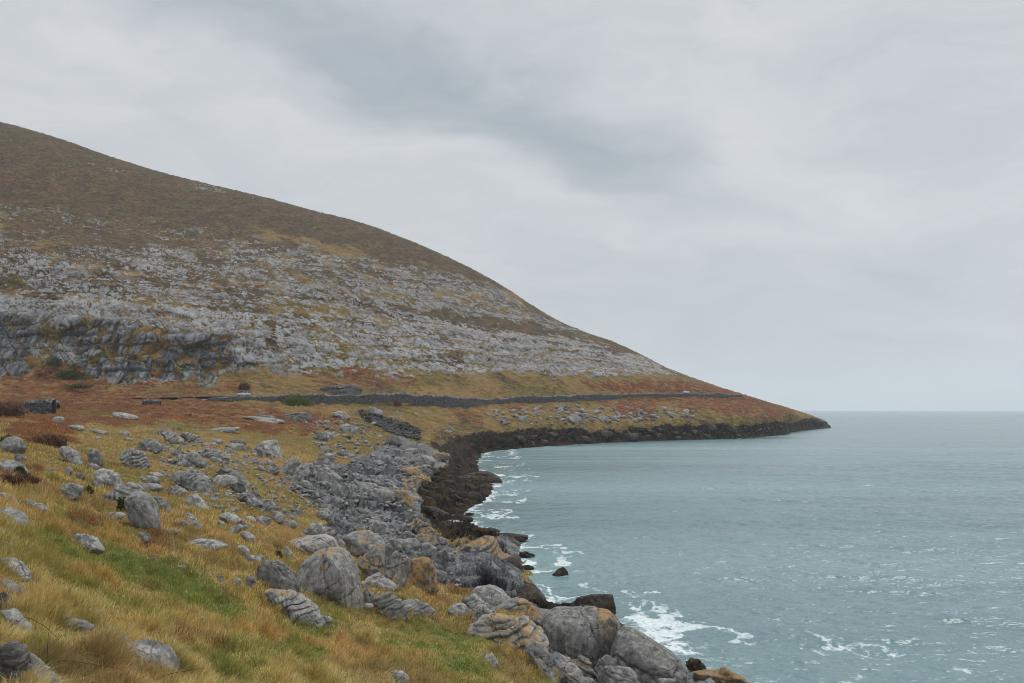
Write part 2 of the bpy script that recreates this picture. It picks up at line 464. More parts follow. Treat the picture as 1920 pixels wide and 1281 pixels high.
Z_CLIFF = zone_map([(1.0, [(-420, 575), (0, 585), (100, 588), (170, 596), (240, 606), (430, 628), (447, 640), (428, 690), (418, 706), (380, 724), (330, 708), (215, 718), (150, 692), (125, 648), (90, 640), (62, 650), (50, 690), (0, 708), (-420, 720)])], 3)


# ------------------------------------------------------------------ object helpers
def mesh_obj(name, verts, faces, mat=None, parent=None, smooth=True, attrs=None):
    """one mesh object from arrays; faces is an (n,3) / (n,4) array or a list of lists"""
    me = bpy.data.meshes.new(name)
    verts = np.asarray(verts, np.float32)
    if isinstance(faces, np.ndarray):
        nf, k = faces.shape
        me.vertices.add(len(verts)); me.vertices.foreach_set('co', verts.ravel())
        me.loops.add(nf * k); me.loops.foreach_set('vertex_index', faces.astype(np.int32).ravel())
        me.polygons.add(nf)
        me.polygons.foreach_set('loop_start', np.arange(0, nf * k, k, dtype=np.int32))
        me.update(calc_edges=True)
    else:
        me.from_pydata([tuple(v) for v in verts.tolist()], [], faces)
    if smooth:
        me.polygons.foreach_set('use_smooth', np.ones(len(me.polygons), bool))
    for nm, (typ, arr) in (attrs or {}).items():
        a = me.attributes.new(nm, typ, 'POINT')
        a.data.foreach_set({'FLOAT': 'value', 'FLOAT_COLOR': 'color', 'FLOAT_VECTOR': 'vector'}[typ], np.asarray(arr, np.float32).ravel())
    if mat:
        me.materials.append(mat)
    o = bpy.data.objects.new(name, me)
    COL.objects.link(o)
    if parent is not None:
        o.parent = parent
    return o


def tag(o, label=None, cat=None, group=None, kind=None):
    if label: o['label'] = label
    if cat: o['category'] = cat
    if group: o['group'] = group
    if kind: o['kind'] = kind
    return o


def thing(name, loc, label, cat, group=None, rotz=0.0):
    o = bpy.data.objects.new(name, None)
    COL.objects.link(o)
    o.location = loc
    o.rotation_euler = (0, 0, rotz)
    return tag(o, label, cat, group)


def new_mat(name):
    m = bpy.data.materials.new(name)
    m.use_nodes = True
    return m, NT(m.node_tree)


def finish(nt, color, rough=0.9, normal=None, spec=0.25, **extra):
    ins = {'Base Color': color, 'Roughness': rough, 'Specular IOR Level': spec}
    if normal is not None:
        ins['Normal'] = normal
    ins.update(extra)
    b = nt.n('ShaderNodeBsdfPrincipled', ins)
    nt.t.links.new(b.outputs[0], nt.n('ShaderNodeOutputMaterial').inputs[0])
    return b


# ------------------------------------------------------------------ ground material
def land_material():
    m, N = new_mat('land')
    pos = N.n('ShaderNodeNewGeometry').outputs['Position']
    A = N.attr('cover'); B = N.attr('stone')
    sa = N.n('ShaderNodeSeparateColor', {0: A.outputs['Color']}); sb = N.n('ShaderNodeSeparateColor', {0: B.outputs['Color']})
    rock, heath, brack, green = sa.outputs[0], sa.outputs[1], sa.outputs[2], A.outputs['Alpha']
    tidal, shore, lich, cell = sb.outputs[0], sb.outputs[1], sb.outputs[2], B.outputs['Alpha']
    n_big = N.noise(pos, 0.035, 4, 0.6)
    n_mid = N.noise(pos, 0.35, 5, 0.65)
    n_fine = N.noise(pos, 2.2, 5, 0.7)
    n_tiny = N.noise(pos, 11.0, 4, 0.7)

    def cut(x, n, w=0.18, k=1.0):
        """a mask broken up by noise: solid where x is 1, gone where x is 0"""
        t = N.m('ADD', N.m('MULTIPLY', N.m('SUBTRACT', n, 0.5), k * 1.6), x)
        return N.ramp(t, 0.5 - w, 0.5 + w)

    grain = N.noise(pos, 0.34, 7, 0.80)
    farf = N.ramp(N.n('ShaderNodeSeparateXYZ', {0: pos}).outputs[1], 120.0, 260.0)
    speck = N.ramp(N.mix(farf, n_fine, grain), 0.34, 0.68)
    # grasses
    tan = N.mix(n_mid, (0.19, 0.118, 0.048), (0.33, 0.215, 0.095))
    olive = N.mix(speck, (0.085, 0.072, 0.022), (0.19, 0.145, 0.05))
    veg = N.mix(N.ramp(N.m('ADD', N.m('MULTIPLY', n_big, 0.6), N.m('MULTIPLY', n_mid, 0.4)), 0.38, 0.62), tan, olive)
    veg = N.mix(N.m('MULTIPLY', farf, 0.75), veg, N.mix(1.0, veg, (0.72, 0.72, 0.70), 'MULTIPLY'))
    grn = N.mix(speck, (0.055, 0.075, 0.018), (0.13, 0.17, 0.04))
    veg = N.mix(cut(green, n_mid, 0.25), veg, grn)
    diag = N.n('ShaderNodeVectorRotate', {'Vector': pos, 'Angle': math.radians(30)}, rotation_type='Y_AXIS').outputs[0]
    h_pat = N.noise(N.mapping(diag, scale=(0.35, 0.35, 1.0)), 0.16, 5, 0.62)
    h_pat2 = N.noise(N.mapping(diag, loc=(40, 9, 3), scale=(0.5, 0.4, 1.0)), 0.09, 5, 0.6)
    hea = N.mix(speck, (0.028, 0.020, 0.012), (0.098, 0.066, 0.036))
    hea = N.mix(N.m('MULTIPLY', N.ramp(h_pat, 0.46, 0.64), 0.8), hea, N.mix(speck, (0.058, 0.046, 0.018), (0.145, 0.112, 0.048)))
    hea = N.mix(N.m('MULTIPLY', N.ramp(h_pat2, 0.54, 0.66), 0.7), hea, N.mix(speck, (0.06, 0.031, 0.018), (0.17, 0.092, 0.050)))
    veg = N.mix(cut(heath, N.m('ADD', N.m('MULTIPLY', n_mid, 0.5), N.m('MULTIPLY', n_fine, 0.5)), 0.15, 1.1), veg, hea)
    bra = N.mix(speck, (0.055, 0.024, 0.013), (0.20, 0.078, 0.033))
    bra = N.mix(N.ramp(n_mid, 0.55, 0.72), bra, (0.16, 0.095, 0.04))
    n_pat = N.noise(pos, 0.11, 4, 0.65)
    veg = N.mix(cut(brack, N.m('ADD', N.m('MULTIPLY', n_mid, 0.45), N.m('MULTIPLY', n_pat, 0.55)), 0.20, 3.0), veg, bra)
    veg = N.mix(0.55, veg, N.mix(N.ramp(N.mix(farf, n_tiny, grain), 0.32, 0.66), (0.25, 0.24, 0.22), (1.25, 1.25, 1.25)), 'MULTIPLY')
    # stone
    hs = N.mix(N.ramp(N.m('ADD', N.m('MULTIPLY', cell, 0.6), N.m('MULTIPLY', grain, 0.4)), 0.20, 0.75, smooth=False), (0.080, 0.080, 0.082), (0.268, 0.266, 0.262))
    ss = N.mix(N.ramp(N.m('ADD', N.m('MULTIPLY', cell, 0.45), N.m('MULTIPLY', n_fine, 0.55)), 0.25, 0.75), (0.050, 0.051, 0.055), (0.225, 0.225, 0.225))
    sto = N.mix(shore, hs, ss)  # the mask also darkens the cliff: shade put into the stone colour
    sto = N.mix(0.75, sto, N.mix(N.ramp(N.mix(farf, n_tiny, grain), 0.35, 0.62), (0.42, 0.42, 0.43), (1.1, 1.1, 1.1)), 'MULTIPLY')
    lc = N.mix(n_fine, (0.30, 0.16, 0.035), (0.42, 0.27, 0.10))
    sto = N.mix(N.m('MULTIPLY', cut(lich, n_mid, 0.12, 1.3), 0.85), sto, lc)
    td = N.mix(N.ramp(n_mid, 0.40, 0.66), (0.007, 0.0066, 0.006), (0.046, 0.029, 0.014))
    td = N.mix(N.ramp(n_fine, 0.62, 0.85), td, (0.085, 0.066, 0.046))
    tf = cut(tidal, n_mid, 0.10, 0.8)
    sto = N.mix(tf, sto, td)
    rf = N.m('MAXIMUM', N.ramp(N.m('ADD', rock, N.m('MULTIPLY', N.m('SUBTRACT', N.mix(farf, n_fine, grain), 0.5), 1.5)), 0.36, 0.64), tf)
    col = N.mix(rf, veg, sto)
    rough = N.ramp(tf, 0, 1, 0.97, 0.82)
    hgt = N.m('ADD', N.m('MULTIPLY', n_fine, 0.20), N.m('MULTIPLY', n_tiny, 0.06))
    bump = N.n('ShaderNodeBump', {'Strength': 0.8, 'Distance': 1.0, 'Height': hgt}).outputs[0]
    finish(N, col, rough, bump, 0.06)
    return m


LAND_MAT = land_material()


def build_land():
    global G_P, G_PX, G_PY, G_VEG, G_NC, G_NR
    NR = 1020
    # rows: even steps on the picture, per bearing
    Yg = np.exp(TT)
    T = np.zeros((len(PXC), NR))
    for i in range(len(PXC)):
        z = ZB[i]
        py = np.clip(HOR + (EYE - z) / Yg * F, 150, 1420)
        rm = np.minimum.accumulate(py)
        vis = np.where(py[1:] <= rm[:-1] + 1.5, 1.0, 0.15) * np.where(z[1:] < -0.6, 0.03, 1.0)
        ds = np.abs(np.diff(py)) * vis + np.diff(TT) * 26 + 1e-5
        s = np.concatenate([[0], np.cumsum(ds)])
        T[i] = np.interp(np.linspace(0, s[-1], NR), s, TT)
    # smooth the row distances across bearings
    for _ in range(3):
        P = np.pad(T, ((1, 1), (0, 0)), mode='edge')
        T = (P[:-2] + P[2:] + 2 * T) / 4
    px = np.arange(-330, 2130, 1.9)
    fi = np.clip((px - PXC[0]) / (PXC[1] - PXC[0]), 0, len(PXC) - 1.001)
    ii = fi.astype(int); a = (fi - ii)[:, None]
    T = T[ii] * (1 - a) + T[ii + 1] * a
    PXg = np.repeat(px[:, None], NR, 1)
    Z = base_at(PXg, T)
    Y = np.exp(T); X = (PXg - 960) / F * Y
    sd = coast_sd(X.astype(np.float32), Y.astype(np.float32))
    PYg = HOR + (EYE - Z) / Y * F
    # normals of the smooth shape
    P = np.stack([X, Y, Z], -1)
    du = np.gradient(P, axis=0); dv = np.gradient(P, axis=1)
    nrm = np.cross(du, dv)
    nrm /= np.linalg.norm(nrm, axis=-1, keepdims=True) + 1e-12
    nrm *= np.where(nrm[..., 2:3] < 0, -1, 1)
    # zones
    zs = zone_at(Z_SHORE, PXg, PYg); zt = zone_at(Z_TIDAL, PXg, PYg); zb = zone_at(Z_BRACK, PXg, PYg)
    zg = zone_at(Z_GREEN, PXg, PYg); zh = zone_at(Z_HEATH, PXg, PYg); zr = zone_at(Z_HROCK, PXg, PYg); zl = zone_at(Z_LICH, PXg, PYg)
    far = sstep(math.log(150), math.log(230), T)           # 0 near, 1 far
    zt = np.maximum(zt, (1 - sstep(1.0, 3.0, Z)) * (Y > 300) * (sd > -5))
    f32 = lambda q: q.astype(np.float32)
    X_, Y_, Z_ = f32(X), f32(Y), f32(Z)
    # --- hill limestone: patches along the beds, broken into clints
    sx = X_ * 0.9 + Y_ * 0.42; sy = -X_ * 0.42 + Y_ * 0.9
    al = X_ * 0.87 - Z_ * 0.50; ac = X_ * 0.50 + Z_ * 0.87
    hilln = (0.17 * fbm(sx / 30, Z_ / 4.5, sy / 40, octv=3, seed=11) + 0.20 * fbm(al / 20, ac / 4.5, Y_ / 40, octv=4, seed=16) + 0.22 * fbm(sx / 5, Z_ / 2.4, sy / 8, octv=3, seed=12)
             + 0.41 * fbm(al / 3.2, ac / 0.95, Y_ / 4.0, octv=3, seed=13, gain=0.65))
    zc = zone_at(Z_CLIFF, PXg, PYg)
    steep = 1 - nrm[..., 2]
    zr = np.maximum(zr, zc * 0.8)
    chute = fbm(X_ / 5.0 + (fbm(X_ / 9, Z_ / 9, octv=2, seed=19) - .5) * 3, Z_ / 14.0, octv=4, seed=17)
    hr = sstep(-0.045, 0.045, hilln - 0.5 + (zr - 0.565) * 0.46 - np.clip(zh - 0.45, 0, 1) * 0.26 + (steep - 0.45) * 0.10 * far ) * (zr > 0.03)
    cw = (fbm(X_ / 6, Z_ / 6, Y_ / 20, octv=3, seed=27) - .5)
    v1 = worley(X_ / 9.0 + cw * 1.6, Z_ / 9.5 + X_ / 60 + cw * 0.8, seed=23); v2 = worley(X_ / 2.6 + cw * 2, Z_ / 4.5 + cw, seed=24)
    crackc = np.maximum(np.exp(-((v1[1] - v1[0]) / 0.05) ** 2), 0.7 * np.exp(-((v2[1] - v2[0]) / 0.06) ** 2))
    bedl = np.abs(((Z_ + cw * 3 - X_ * 0.02) / 5.2) % 1.0 - 0.5); crackc = np.maximum(crackc, 0.8 * np.exp(-((0.5 - bedl) / 0.045) ** 2))
    hrc = sstep(0.0, 0.06, (v1[1] - v1[0]) - 0.005 - 0.45 * sstep(0.65, 0.74, chute)) * sstep(0.33, 0.40, fbm(X_ / 2.5, Z_ / 3.0, octv=3, seed=28) + 0.07)
    hr = np.where(zc > 0.5, hrc, hr * (1 - zc) + hrc * zc)
    f1, f2, c1, c2, ox, oy = worley((X_ - Z_) * 0.7 / 4.6 + hilln * 2, (X_ + Z_) * 0.7 / 1.55, Y_ / 8.0, seed=21)
    crack = np.exp(-((f2 - f1) / 0.07) ** 2)
    g1, g2, d1, d2, px2, py2 = worley((X_ - Z_) * 0.7 / 15.0 + hilln * 3, Z_ / 4.2, Y_ / 22.0, seed=22)
    crack2 = np.exp(-((g2 - g1) / 0.05) ** 2)
    d_cliff = zc * far * ((v1[2] - 0.5) * 2.2 + (v1[4] * (v1[3] - .5) + v1[5] * 0.3) * 0.5 + (v2[2] - 0.5) * 0.35 + ((_r(_h(np.floor((Z_ + cw * 3 - X_ * 0.02) / 5.2).astype(np.int64), np.floor(X_ / 17 + cw).astype(np.int64), np.zeros(X_.shape, np.int64), 5)) - 0.5) * 2.0) - 1.0 * crackc - (1 - hr) * 0.6)
    d_hill = (1 - zc) * hr * far * ((c1 - 0.35) * 0.40 + (d1 - 0.4) * 0.9 + (ox * (c2 - 0.5) + oy * (c1 - 0.6)) * 0.7 - 0.35 * crack - 0.6 * crack2)
    tl = np.exp(-((((Z_ + cw * 5 + X_ * 0.01) / 6.6) % 1.0 - 0.5) / 0.075) ** 2) * sstep(0.40, 0.52, fbm(X_ / 34, Z_ / 9, Y_ / 60, octv=3, seed=30)) * (1 - zc) * far
    hr = hr * (1 - 0.92 * tl)
    hr = hr * (1 - 0.85 * np.maximum(crack, crack2) * far * (1 - zc)) * (1 - 0.35 * crackc * zc)
    d_veg = (1 - hr) * far * ((fbm(X_ / 3.0, Y_ / 4.5, Z_ / 2.5, octv=4, seed=14) - 0.5) * 1.9 + (fbm(X_ / 0.9, Z_ / 0.8, Y_ / 1.6, octv=2, seed=15) - 0.5) * 0.7)
    # --- shore: jammed blocks and fissured pavement
    qx = X_ * 0.8 + Y_ * 0.25; qy = -X_ * 0.35 + Y_ * 0.8
    wob = (fbm(X_ / 1.6, Y_ / 2.2, octv=3, seed=34) - 0.5)
    k1 = worley(qx / 2.4 + wob * 1.2, qy / 4.6 + wob, seed=31)
    k2 = worley(X_ / 0.85 + wob * 0.8, Y_ / 1.5, seed=32)
    k3 = worley(X_ / 5.5 + wob, Y_ / 12 + wob, seed=33)
    shn = fbm(X_ / 2.5, Y_ / 5, octv=3, seed=35)
    sh = sstep(-0.07, 0.07, shn - 0.5 + (zs - 0.5) * 0.9) * (zs > 0.04) * (1 - far * 0.3)
    blk = 0.75 * ((k1[2] - 0.4) * 0.9 + (k1[4] * (k1[3] - 0.5) * 2.0 + k1[5] * (k1[2] - 0.5) * 2.0) * 0.8 - 0.6 * np.exp(-((k1[1] - k1[0]) / 0.07) ** 2)
           + (k2[2] - 0.5) * 0.20 + (k2[4] * (k2[3] - 0.5) + k2[5] * (k2[2] - 0.5)) * 0.4 - 0.16 * np.exp(-((k2[1] - k2[0]) / 0.12) ** 2) + (k3[2] - 0.45) * 2.6 + (k3[4] * (k3[3] - .5) + k3[5] * (k3[2] - .5)) * 2.2 - 0.7 * np.exp(-((k3[1] - k3[0]) / 0.045) ** 2) + (np.abs(fbm(X_ / 0.9 - Y_ / 3, Y_ / 2.2, octv=3, seed=36) - 0.5) * -0.9))
    grow = sstep(20, 90, Y_)
    d_shore = sh * blk * (0.30 + 0.34 * grow) * sstep(0.2, 3.0, sd)
    tid = np.clip(zt, 0, 1)
    ledge = fbm(X_ / 4, Y_ / 9, octv=3, seed=41)
    lz = ledge * 7; lz = (np.floor(lz) + sstep(0.55, 1.0, lz - np.floor(lz))) / 7
    d_tid = tid * (1 - sh) * ((lz - 0.45) * 2.2 + (k2[2] - 0.45) * 0.5 - 0.3 * np.exp(-((k2[1] - k2[0]) / 0.15) ** 2) + (fbm(X_ / 0.7, Y_ / 1.1, octv=4, seed=42, gain=0.65) - 0.5) * 1.5 - np.abs(fbm(X_ / 1.8, Y_ / 3.5, octv=3, seed=43) - .5) * 2.5) * sstep(-1.0, 2.0, sd) * np.where(Y_ > 300, 1.5, 0.8)
    # --- near meadow
    near = (1 - far) * (1 - sh) * (1 - tid)
    d_near = near * ((fbm(X_ / 4.2, Y_ / 4.2, octv=3, seed=51) - 0.5) * 0.9 * sstep(8, 30, Y_) + (fbm(X_ / 0.8, Y_ / 0.9, octv=3, seed=52) - 0.5) * 0.34)
    roadT0 = np.interp(px, PXC, KNY[6])[:, None]
    t1 = worley(X_ * 1.25 + (fbm(X_ / 1.3, Y_ / 1.3, octv=2, seed=3) - .5) * 0.8, Y_ * 1.25, seed=81)
    d_near = d_near + near * 0.26 * (0.55 - t1[0]) * (0.5 + t1[2]) * (1 - sstep(50, 75, Y_)) * sstep(3, 8, Y_)
    d = d_hill + d_cliff + d_veg * (1 - tid) * (1 - 0.75 * zc) + d_shore + d_tid + d_near
    P = P + nrm * d[..., None]
    P[..., 2] = np.where(sd < 0, np.minimum(P[..., 2], np.where(sd < -2.5, -0.5, 9)), P[..., 2])
    # keep the eye clear of the ground
    P[..., 2] = np.where(Y < 4, np.minimum(P[..., 2], 12.5), P[..., 2])
    dash = far * (1 - sstep(0.25, 0.5, hr))
    crk = np.maximum(np.exp(-((k1[1] - k1[0]) / 0.09) ** 2), 0.8 * np.exp(-((k2[1] - k2[0]) / 0.10) ** 2))
    rock = np.maximum(hr * far, sh)
    lich = zl * sh * 0.9
    rock = np.maximum(rock, hr * (1 - far) * 0.9)
    cell = np.where(far > 0.5, np.clip(c1 * 0.6 + d1 * 0.4, 0, 1), np.clip(k1[2] * 0.5 + k2[2] * 0.5, 0, 1))
    cliff = np.maximum(zc * 0.95, 0.3 * sstep(0.6, 0.85, steep)) * far  # steep faces painted in darker stone, for the skylight they lose
    zh = np.maximum(zh, far * (T > roadT0 - 0.30) * (0.12 + 0.40 * sstep(25, 75, Z_) * (PYg < 715) + (fbm(al / 18, ac / 6, octv=3, seed=18) - 0.46) * 1.3 * (1 - zc)))
    zh = np.clip(zh, 0, 1)
    shore_shade = np.clip(np.maximum(sh * (1 - far * 0.6), cliff * 0.8), 0, 1)
    cell = np.where(far > 0.5, cell, cell * (1 - 0.9 * crk))
    streakc = fbm(X_ / 0.8, Z_ / 7.0, octv=3, seed=29)
    cell = np.where(zc * far > 0.3, np.clip(0.15 + 0.5 * v1[2] + (streakc - 0.5) * 1.4, 0, 1) * (1 - 0.9 * crackc), cell)
    lowb = sstep(0.62, 0.78, zr) * (1 - zc)
    cell = np.where((far > 0.5) & (zc < 0.3), np.clip(cell * (0.62 + 0.30 * lowb) + 0.16 * lowb + 0.08, 0, 1), cell)
    cover = np.stack([rock, zh, zb, zg], -1)
    stone = np.stack([tid, shore_shade, lich, cell], -1)
    nc, nr = P.shape[:2]
    idx = np.arange(nc * nr).reshape(nc, nr)
    quads = np.stack([idx[:-1, :-1], idx[1:, :-1], idx[1:, 1:], idx[:-1, 1:]], -1).reshape(-1, 4)
    zq = P[..., 2].reshape(-1)[quads].max(1)
    keep = zq > -1.2
    # which sheet a quad belongs to
    roadT = np.interp(px, PXC, KNY[7])[:, None]
    ishill = (T > roadT)
    isshore = ((zs > 0.5) | (zt > 0.5)) & ~ishill
    lab = np.where(ishill, 2, np.where(isshore, 1, 0)).reshape(-1)[quads[:, 0]]
    Pf = P.reshape(-1, 3); cf = cover.reshape(-1, 4); sf = stone.reshape(-1, 4)
    # vertex normals of the whole sheet so that the pieces shade as one
    du = np.gradient(P, axis=0); dv = np.gradient(P, axis=1)
    nn = np.cross(du, dv); nn /= np.linalg.norm(nn, axis=-1, keepdims=True) + 1e-12
    nn = nn.reshape(-1, 3)
    for k, nm, lb in ((0, 'meadow', 'sloping rough meadow of tan and green tussock grass with red bracken'),
                      (1, 'rocky_shore', 'grey fissured rock shore with black weedy ledges at the waterline'),
                      (2, 'hillside', 'great limestone hill with grey terraces and brown heather running down to a headland')):
        q = quads[keep & (lab == k)]
        used, inv = np.unique(q, return_inverse=True)
        o = mesh_obj(nm, Pf[used], inv.reshape(-1, 4), LAND_MAT, attrs={'cover': ('FLOAT_COLOR', cf[used]), 'stone': ('FLOAT_COLOR', sf[used])})
        o.data.normals_split_custom_set_from_vertices(nn[used])
        tag(o, lb, kind='structure')
    G_P = P; G_PX = PXg
    G_PY = HOR + (EYE - P[..., 2]) / P[..., 1] * F
    G_VEG = np.clip((1 - np.maximum(sh, tid)) * (1 - hr * 0.9), 0, 1) * (sd > 0)
    return T, zb, zg, zh, far


L_T, L_ZB, L_ZG, L_ZH, L_FAR = build_land()


def surf(px, py):
    """the displaced ground seen at a pixel: nearest crossing along its bearing"""
    i = int(round((px + 330) / 1.9))
    i = min(max(i, 0), G_PX.shape[0] - 1)
    p = G_PY[i]; z = G_P[i, :, 2]
    hit = np.nonzero((p <= py) & (z > -0.2))[0]
    if not len(hit):
        return Vector(ground(px, py))
    return Vector(G_P[i, hit[0]])


# ------------------------------------------------------------------ sea
def build_sea():
    px = np.concatenate([np.arange(-3000, 700, 60.0), np.arange(700, 830, 6.0), np.arange(830, 1990, 1.8), np.arange(1990, 5200, 60.0)])
    s = np.linspace(0, 1, 1500)
    pa = 1430.0 - s * (1430 - (HOR + 2.2))                     # even on the picture
    tb = np.log(EYE * F / (pa - HOR))
    tb2 = np.linspace(tb[0], math.log(14000), 1500)
    t = 0.72 * tb + 0.28 * tb2
    Y = np.exp(t)[None, :] * np.ones((len(px), 1)); X = (px[:, None] - 960) / F * Y
    dy = np.gradient(np.exp(t))[None, :]
    rng = np.random.RandomState(4)
    Z = np.zeros_like(X); DX = np.zeros_like(X); DY = np.zeros_like(X)
    shel = np.clip((-coast_sd(X.astype(np.float32), Y.astype(np.float32))) / 30, 0, 1)
    for i in range(64):
        lam = 0.75 * (26 / 0.75) ** rng.rand()
        ang = math.radians(195 + rng.randn() * (28 if lam > 5 else 42))   # travelling towards the shore
        k = 2 * math.pi / lam
        kx, ky = k * math.sin(ang), k * math.cos(ang)
        amp = 0.0066 * lam ** 0.50
        if lam > 9: amp *= 0.75
        ok = (1 / (1 + (Y / 260) ** 2)) ** 0.5 * np.clip(1.3 - 2.8 * dy / lam * max(0.25, abs(math.cos(ang))), 0, 1)
        ph = kx * X + ky * Y + rng.rand() * 6.283
        a = amp * ok
        Z += a * np.cos(ph)
        DX -= a * math.sin(ang) * np.sin(ph) * 0.7; DY -= a * math.cos(ang) * np.sin(ph) * 0.7
    gust = 0.55 + 0.9 * fbm(X / 60, Y / 45, octv=3, seed=71)
    Z *= gust * (0.55 + 0.45 * shel)
    sd = coast_sd(X.astype(np.float32), Y.astype(np.float32))
    PYg = HOR + EYE / Y * F; PXg = np.repeat(px[:, None], len(t), 1)
    # surf
    zone = zone_at(zone_map([(0.55, [(860, 845), (925, 842), (985, 850), (1010, 900), (960, 960), (1010, 1000), (1030, 1050), (900, 1020), (860, 970), (930, 900)]),
                             (0.62, [(985, 1000), (1060, 1030), (1120, 1100), (1240, 1110), (1300, 1150), (1420, 1180), (1480, 1281), (1300, 1300), (1160, 1160), (1000, 1130), (975, 1050)]),
                             (0.30, [(1380, 1150), (1560, 1140), (1700, 1230), (1880, 1260), (1880, 1281), (1460, 1281)]),
                             (0.95, [(1005, 1060), (1040, 1050), (1060, 1085), (1080, 1105), (1060, 1110), (1020, 1085)]),
                             (0.85, [(1190, 1170), (1290, 1150), (1400, 1185), (1420, 1195), (1300, 1200), (1220, 1210)]),
                             (0.80, [(1280, 1235), (1340, 1230), (1350, 1260), (1290, 1250)]), (0.7, [(960, 1015), (1110, 1030), (1110, 1040), (985, 1040)]), (0.8, [(868, 960), (900, 985), (890, 992), (865, 975)])], 5), PXg, PYg)
    n1 = fbm(X / 3.4, Y / 6.5, octv=5, seed=61, gain=0.6)
    lace = 1 - np.abs(2 * fbm(X / 1.9 + n1 * 2, Y / 3.6 + n1 * 2, octv=4, seed=62, gain=0.6) - 1) * 2.2
    fo = zone * 0.95 + (n1 - 0.5) * 2.6 - 0.52 + np.clip(lace, 0, 1) * 0.28 * (zone > 0.05)
    edge = np.exp(-np.clip(-sd, 0, 50) / 1.3) * (n1 > 0.42) * (fbm(X / 6, Y / 10, octv=2, seed=64) + 0.1)
    crest = sstep(0.16, 0.30, Z) * (n1 > 0.56) * 0.35 * (zone > 0.1)
    rn = fbm(X / 9 + n1, Y / 13 + n1 * 1.5, octv=4, seed=66); ridge = np.clip(1 - np.abs(rn - 0.5) * 16, 0, 1)
    rn2 = fbm(X / 3.5 + n1, Y / 5 + n1, octv=4, seed=67); ridge2 = np.clip(1 - np.abs(rn2 - 0.5) * 14, 0, 1)
    fo = (ridge * 0.75 + ridge2 * 0.45) * sstep(0.05, 0.5, zone) * (0.4 + 0.9 * sstep(0.42, 0.6, n1)) + np.clip(zone - 0.62, 0, 1) * 2.0 * (n1 - 0.25) - 0.04
    foam = np.clip(sstep(0.02, 0.55, fo) * 0.85 + np.clip(edge, 0, 1) * 0.9 + crest, 0, 1) * (Y < 900)
    P = np.stack([X + DX * gust, Y + DY * gust, Z], -1)
    nc, nr = X.shape
    idx = np.arange(nc * nr).reshape(nc, nr)
    q = np.stack([idx[:-1, :-1], idx[1:, :-1], idx[1:, 1:], idx[:-1, 1:]], -1).reshape(-1, 4)
    sdq = sd.reshape(-1)[q].min(1)
    q = q[sdq < 9]
    m, N = new_mat('sea_water')
    pos = N.n('ShaderNodeNewGeometry').outputs['Position']
    sx = N.mapping(pos, rot=(0, 0, math.radians(-12)), scale=(0.55, 1.0, 1))
    w1 = N.noise(sx, 1.1, 4, 0.6); w2 = N.noise(sx, 0.32, 4, 0.6); w3 = N.noise(N.mapping(pos, rot=(0, 0, math.radians(8)), scale=(0.3, 1, 1)), 0.06, 5, 0.6)
    big = N.noise(N.mapping(pos, rot=(0, 0, math.radians(-6)), scale=(0.13, 1, 1)), 0.016, 5, 0.6)
    w4 = N.noise(N.mapping(pos, rot=(0, 0, math.radians(-15)), scale=(0.8, 0.55, 1)), 0.28, 4, 0.62)
    h = N.m('ADD', N.m('ADD', N.m('ADD', N.m('MULTIPLY', w1, 0.20), N.m('MULTIPLY', w2, 0.6)), N.m('MULTIPLY', w3, 0.35)), N.m('MULTIPLY', w4, 1.3))
    bump = N.n('ShaderNodeBump', {'Strength': N.ramp(big, 0.3, 0.7, 0.55, 1.0), 'Distance': 0.9, 'Height': h}).outputs[0]
    fa = N.attr('foam').outputs['Fac']
    fn = N.noise(N.mapping(pos, scale=(1.0, 0.7, 1)), 3.2, 5, 0.7)
    fn2 = N.noise(pos, 9.0, 4, 0.7)
    ff = N.ramp(N.m('ADD', N.m('ADD', fa, N.m('MULTIPLY', N.m('SUBTRACT', fn2, 0.5), 0.9)), N.m('MULTIPLY', N.m('SUBTRACT', fn, 0.5), 1.6)), 0.28, 1.20, 0.0, 0.88)
    body = N.mix(N.ramp(big, 0.36, 0.62), (0.060, 0.130, 0.140), (0.128, 0.212, 0.220))  # wind bands and cloud shade painted into the water colour
    col = N.mix(ff, body, (0.66, 0.71, 0.72))
    rough = N.m('ADD', N.ramp(big, 0.35, 0.65, 0.16, 0.28), N.m('MULTIPLY', ff, 0.5))
    finish(N, col, rough, bump, 0.5, IOR=1.333)
    o = mesh_obj('sea', P.reshape(-1, 3), q, m, attrs={'foam': ('FLOAT', foam)})
    tag(o, 'grey green sea with small waves and white surf along the rocks', kind='structure')
    fl = mesh_obj('seabed', [(-9000, -60, -3.6), (14000, -60, -3.6), (14000, 14000, -3.6), (-9000, 14000, -3.6)], [[0, 1, 2, 3]], LAND_MAT)
    tag(fl, 'dark seabed under the water', kind='structure')


build_sea()


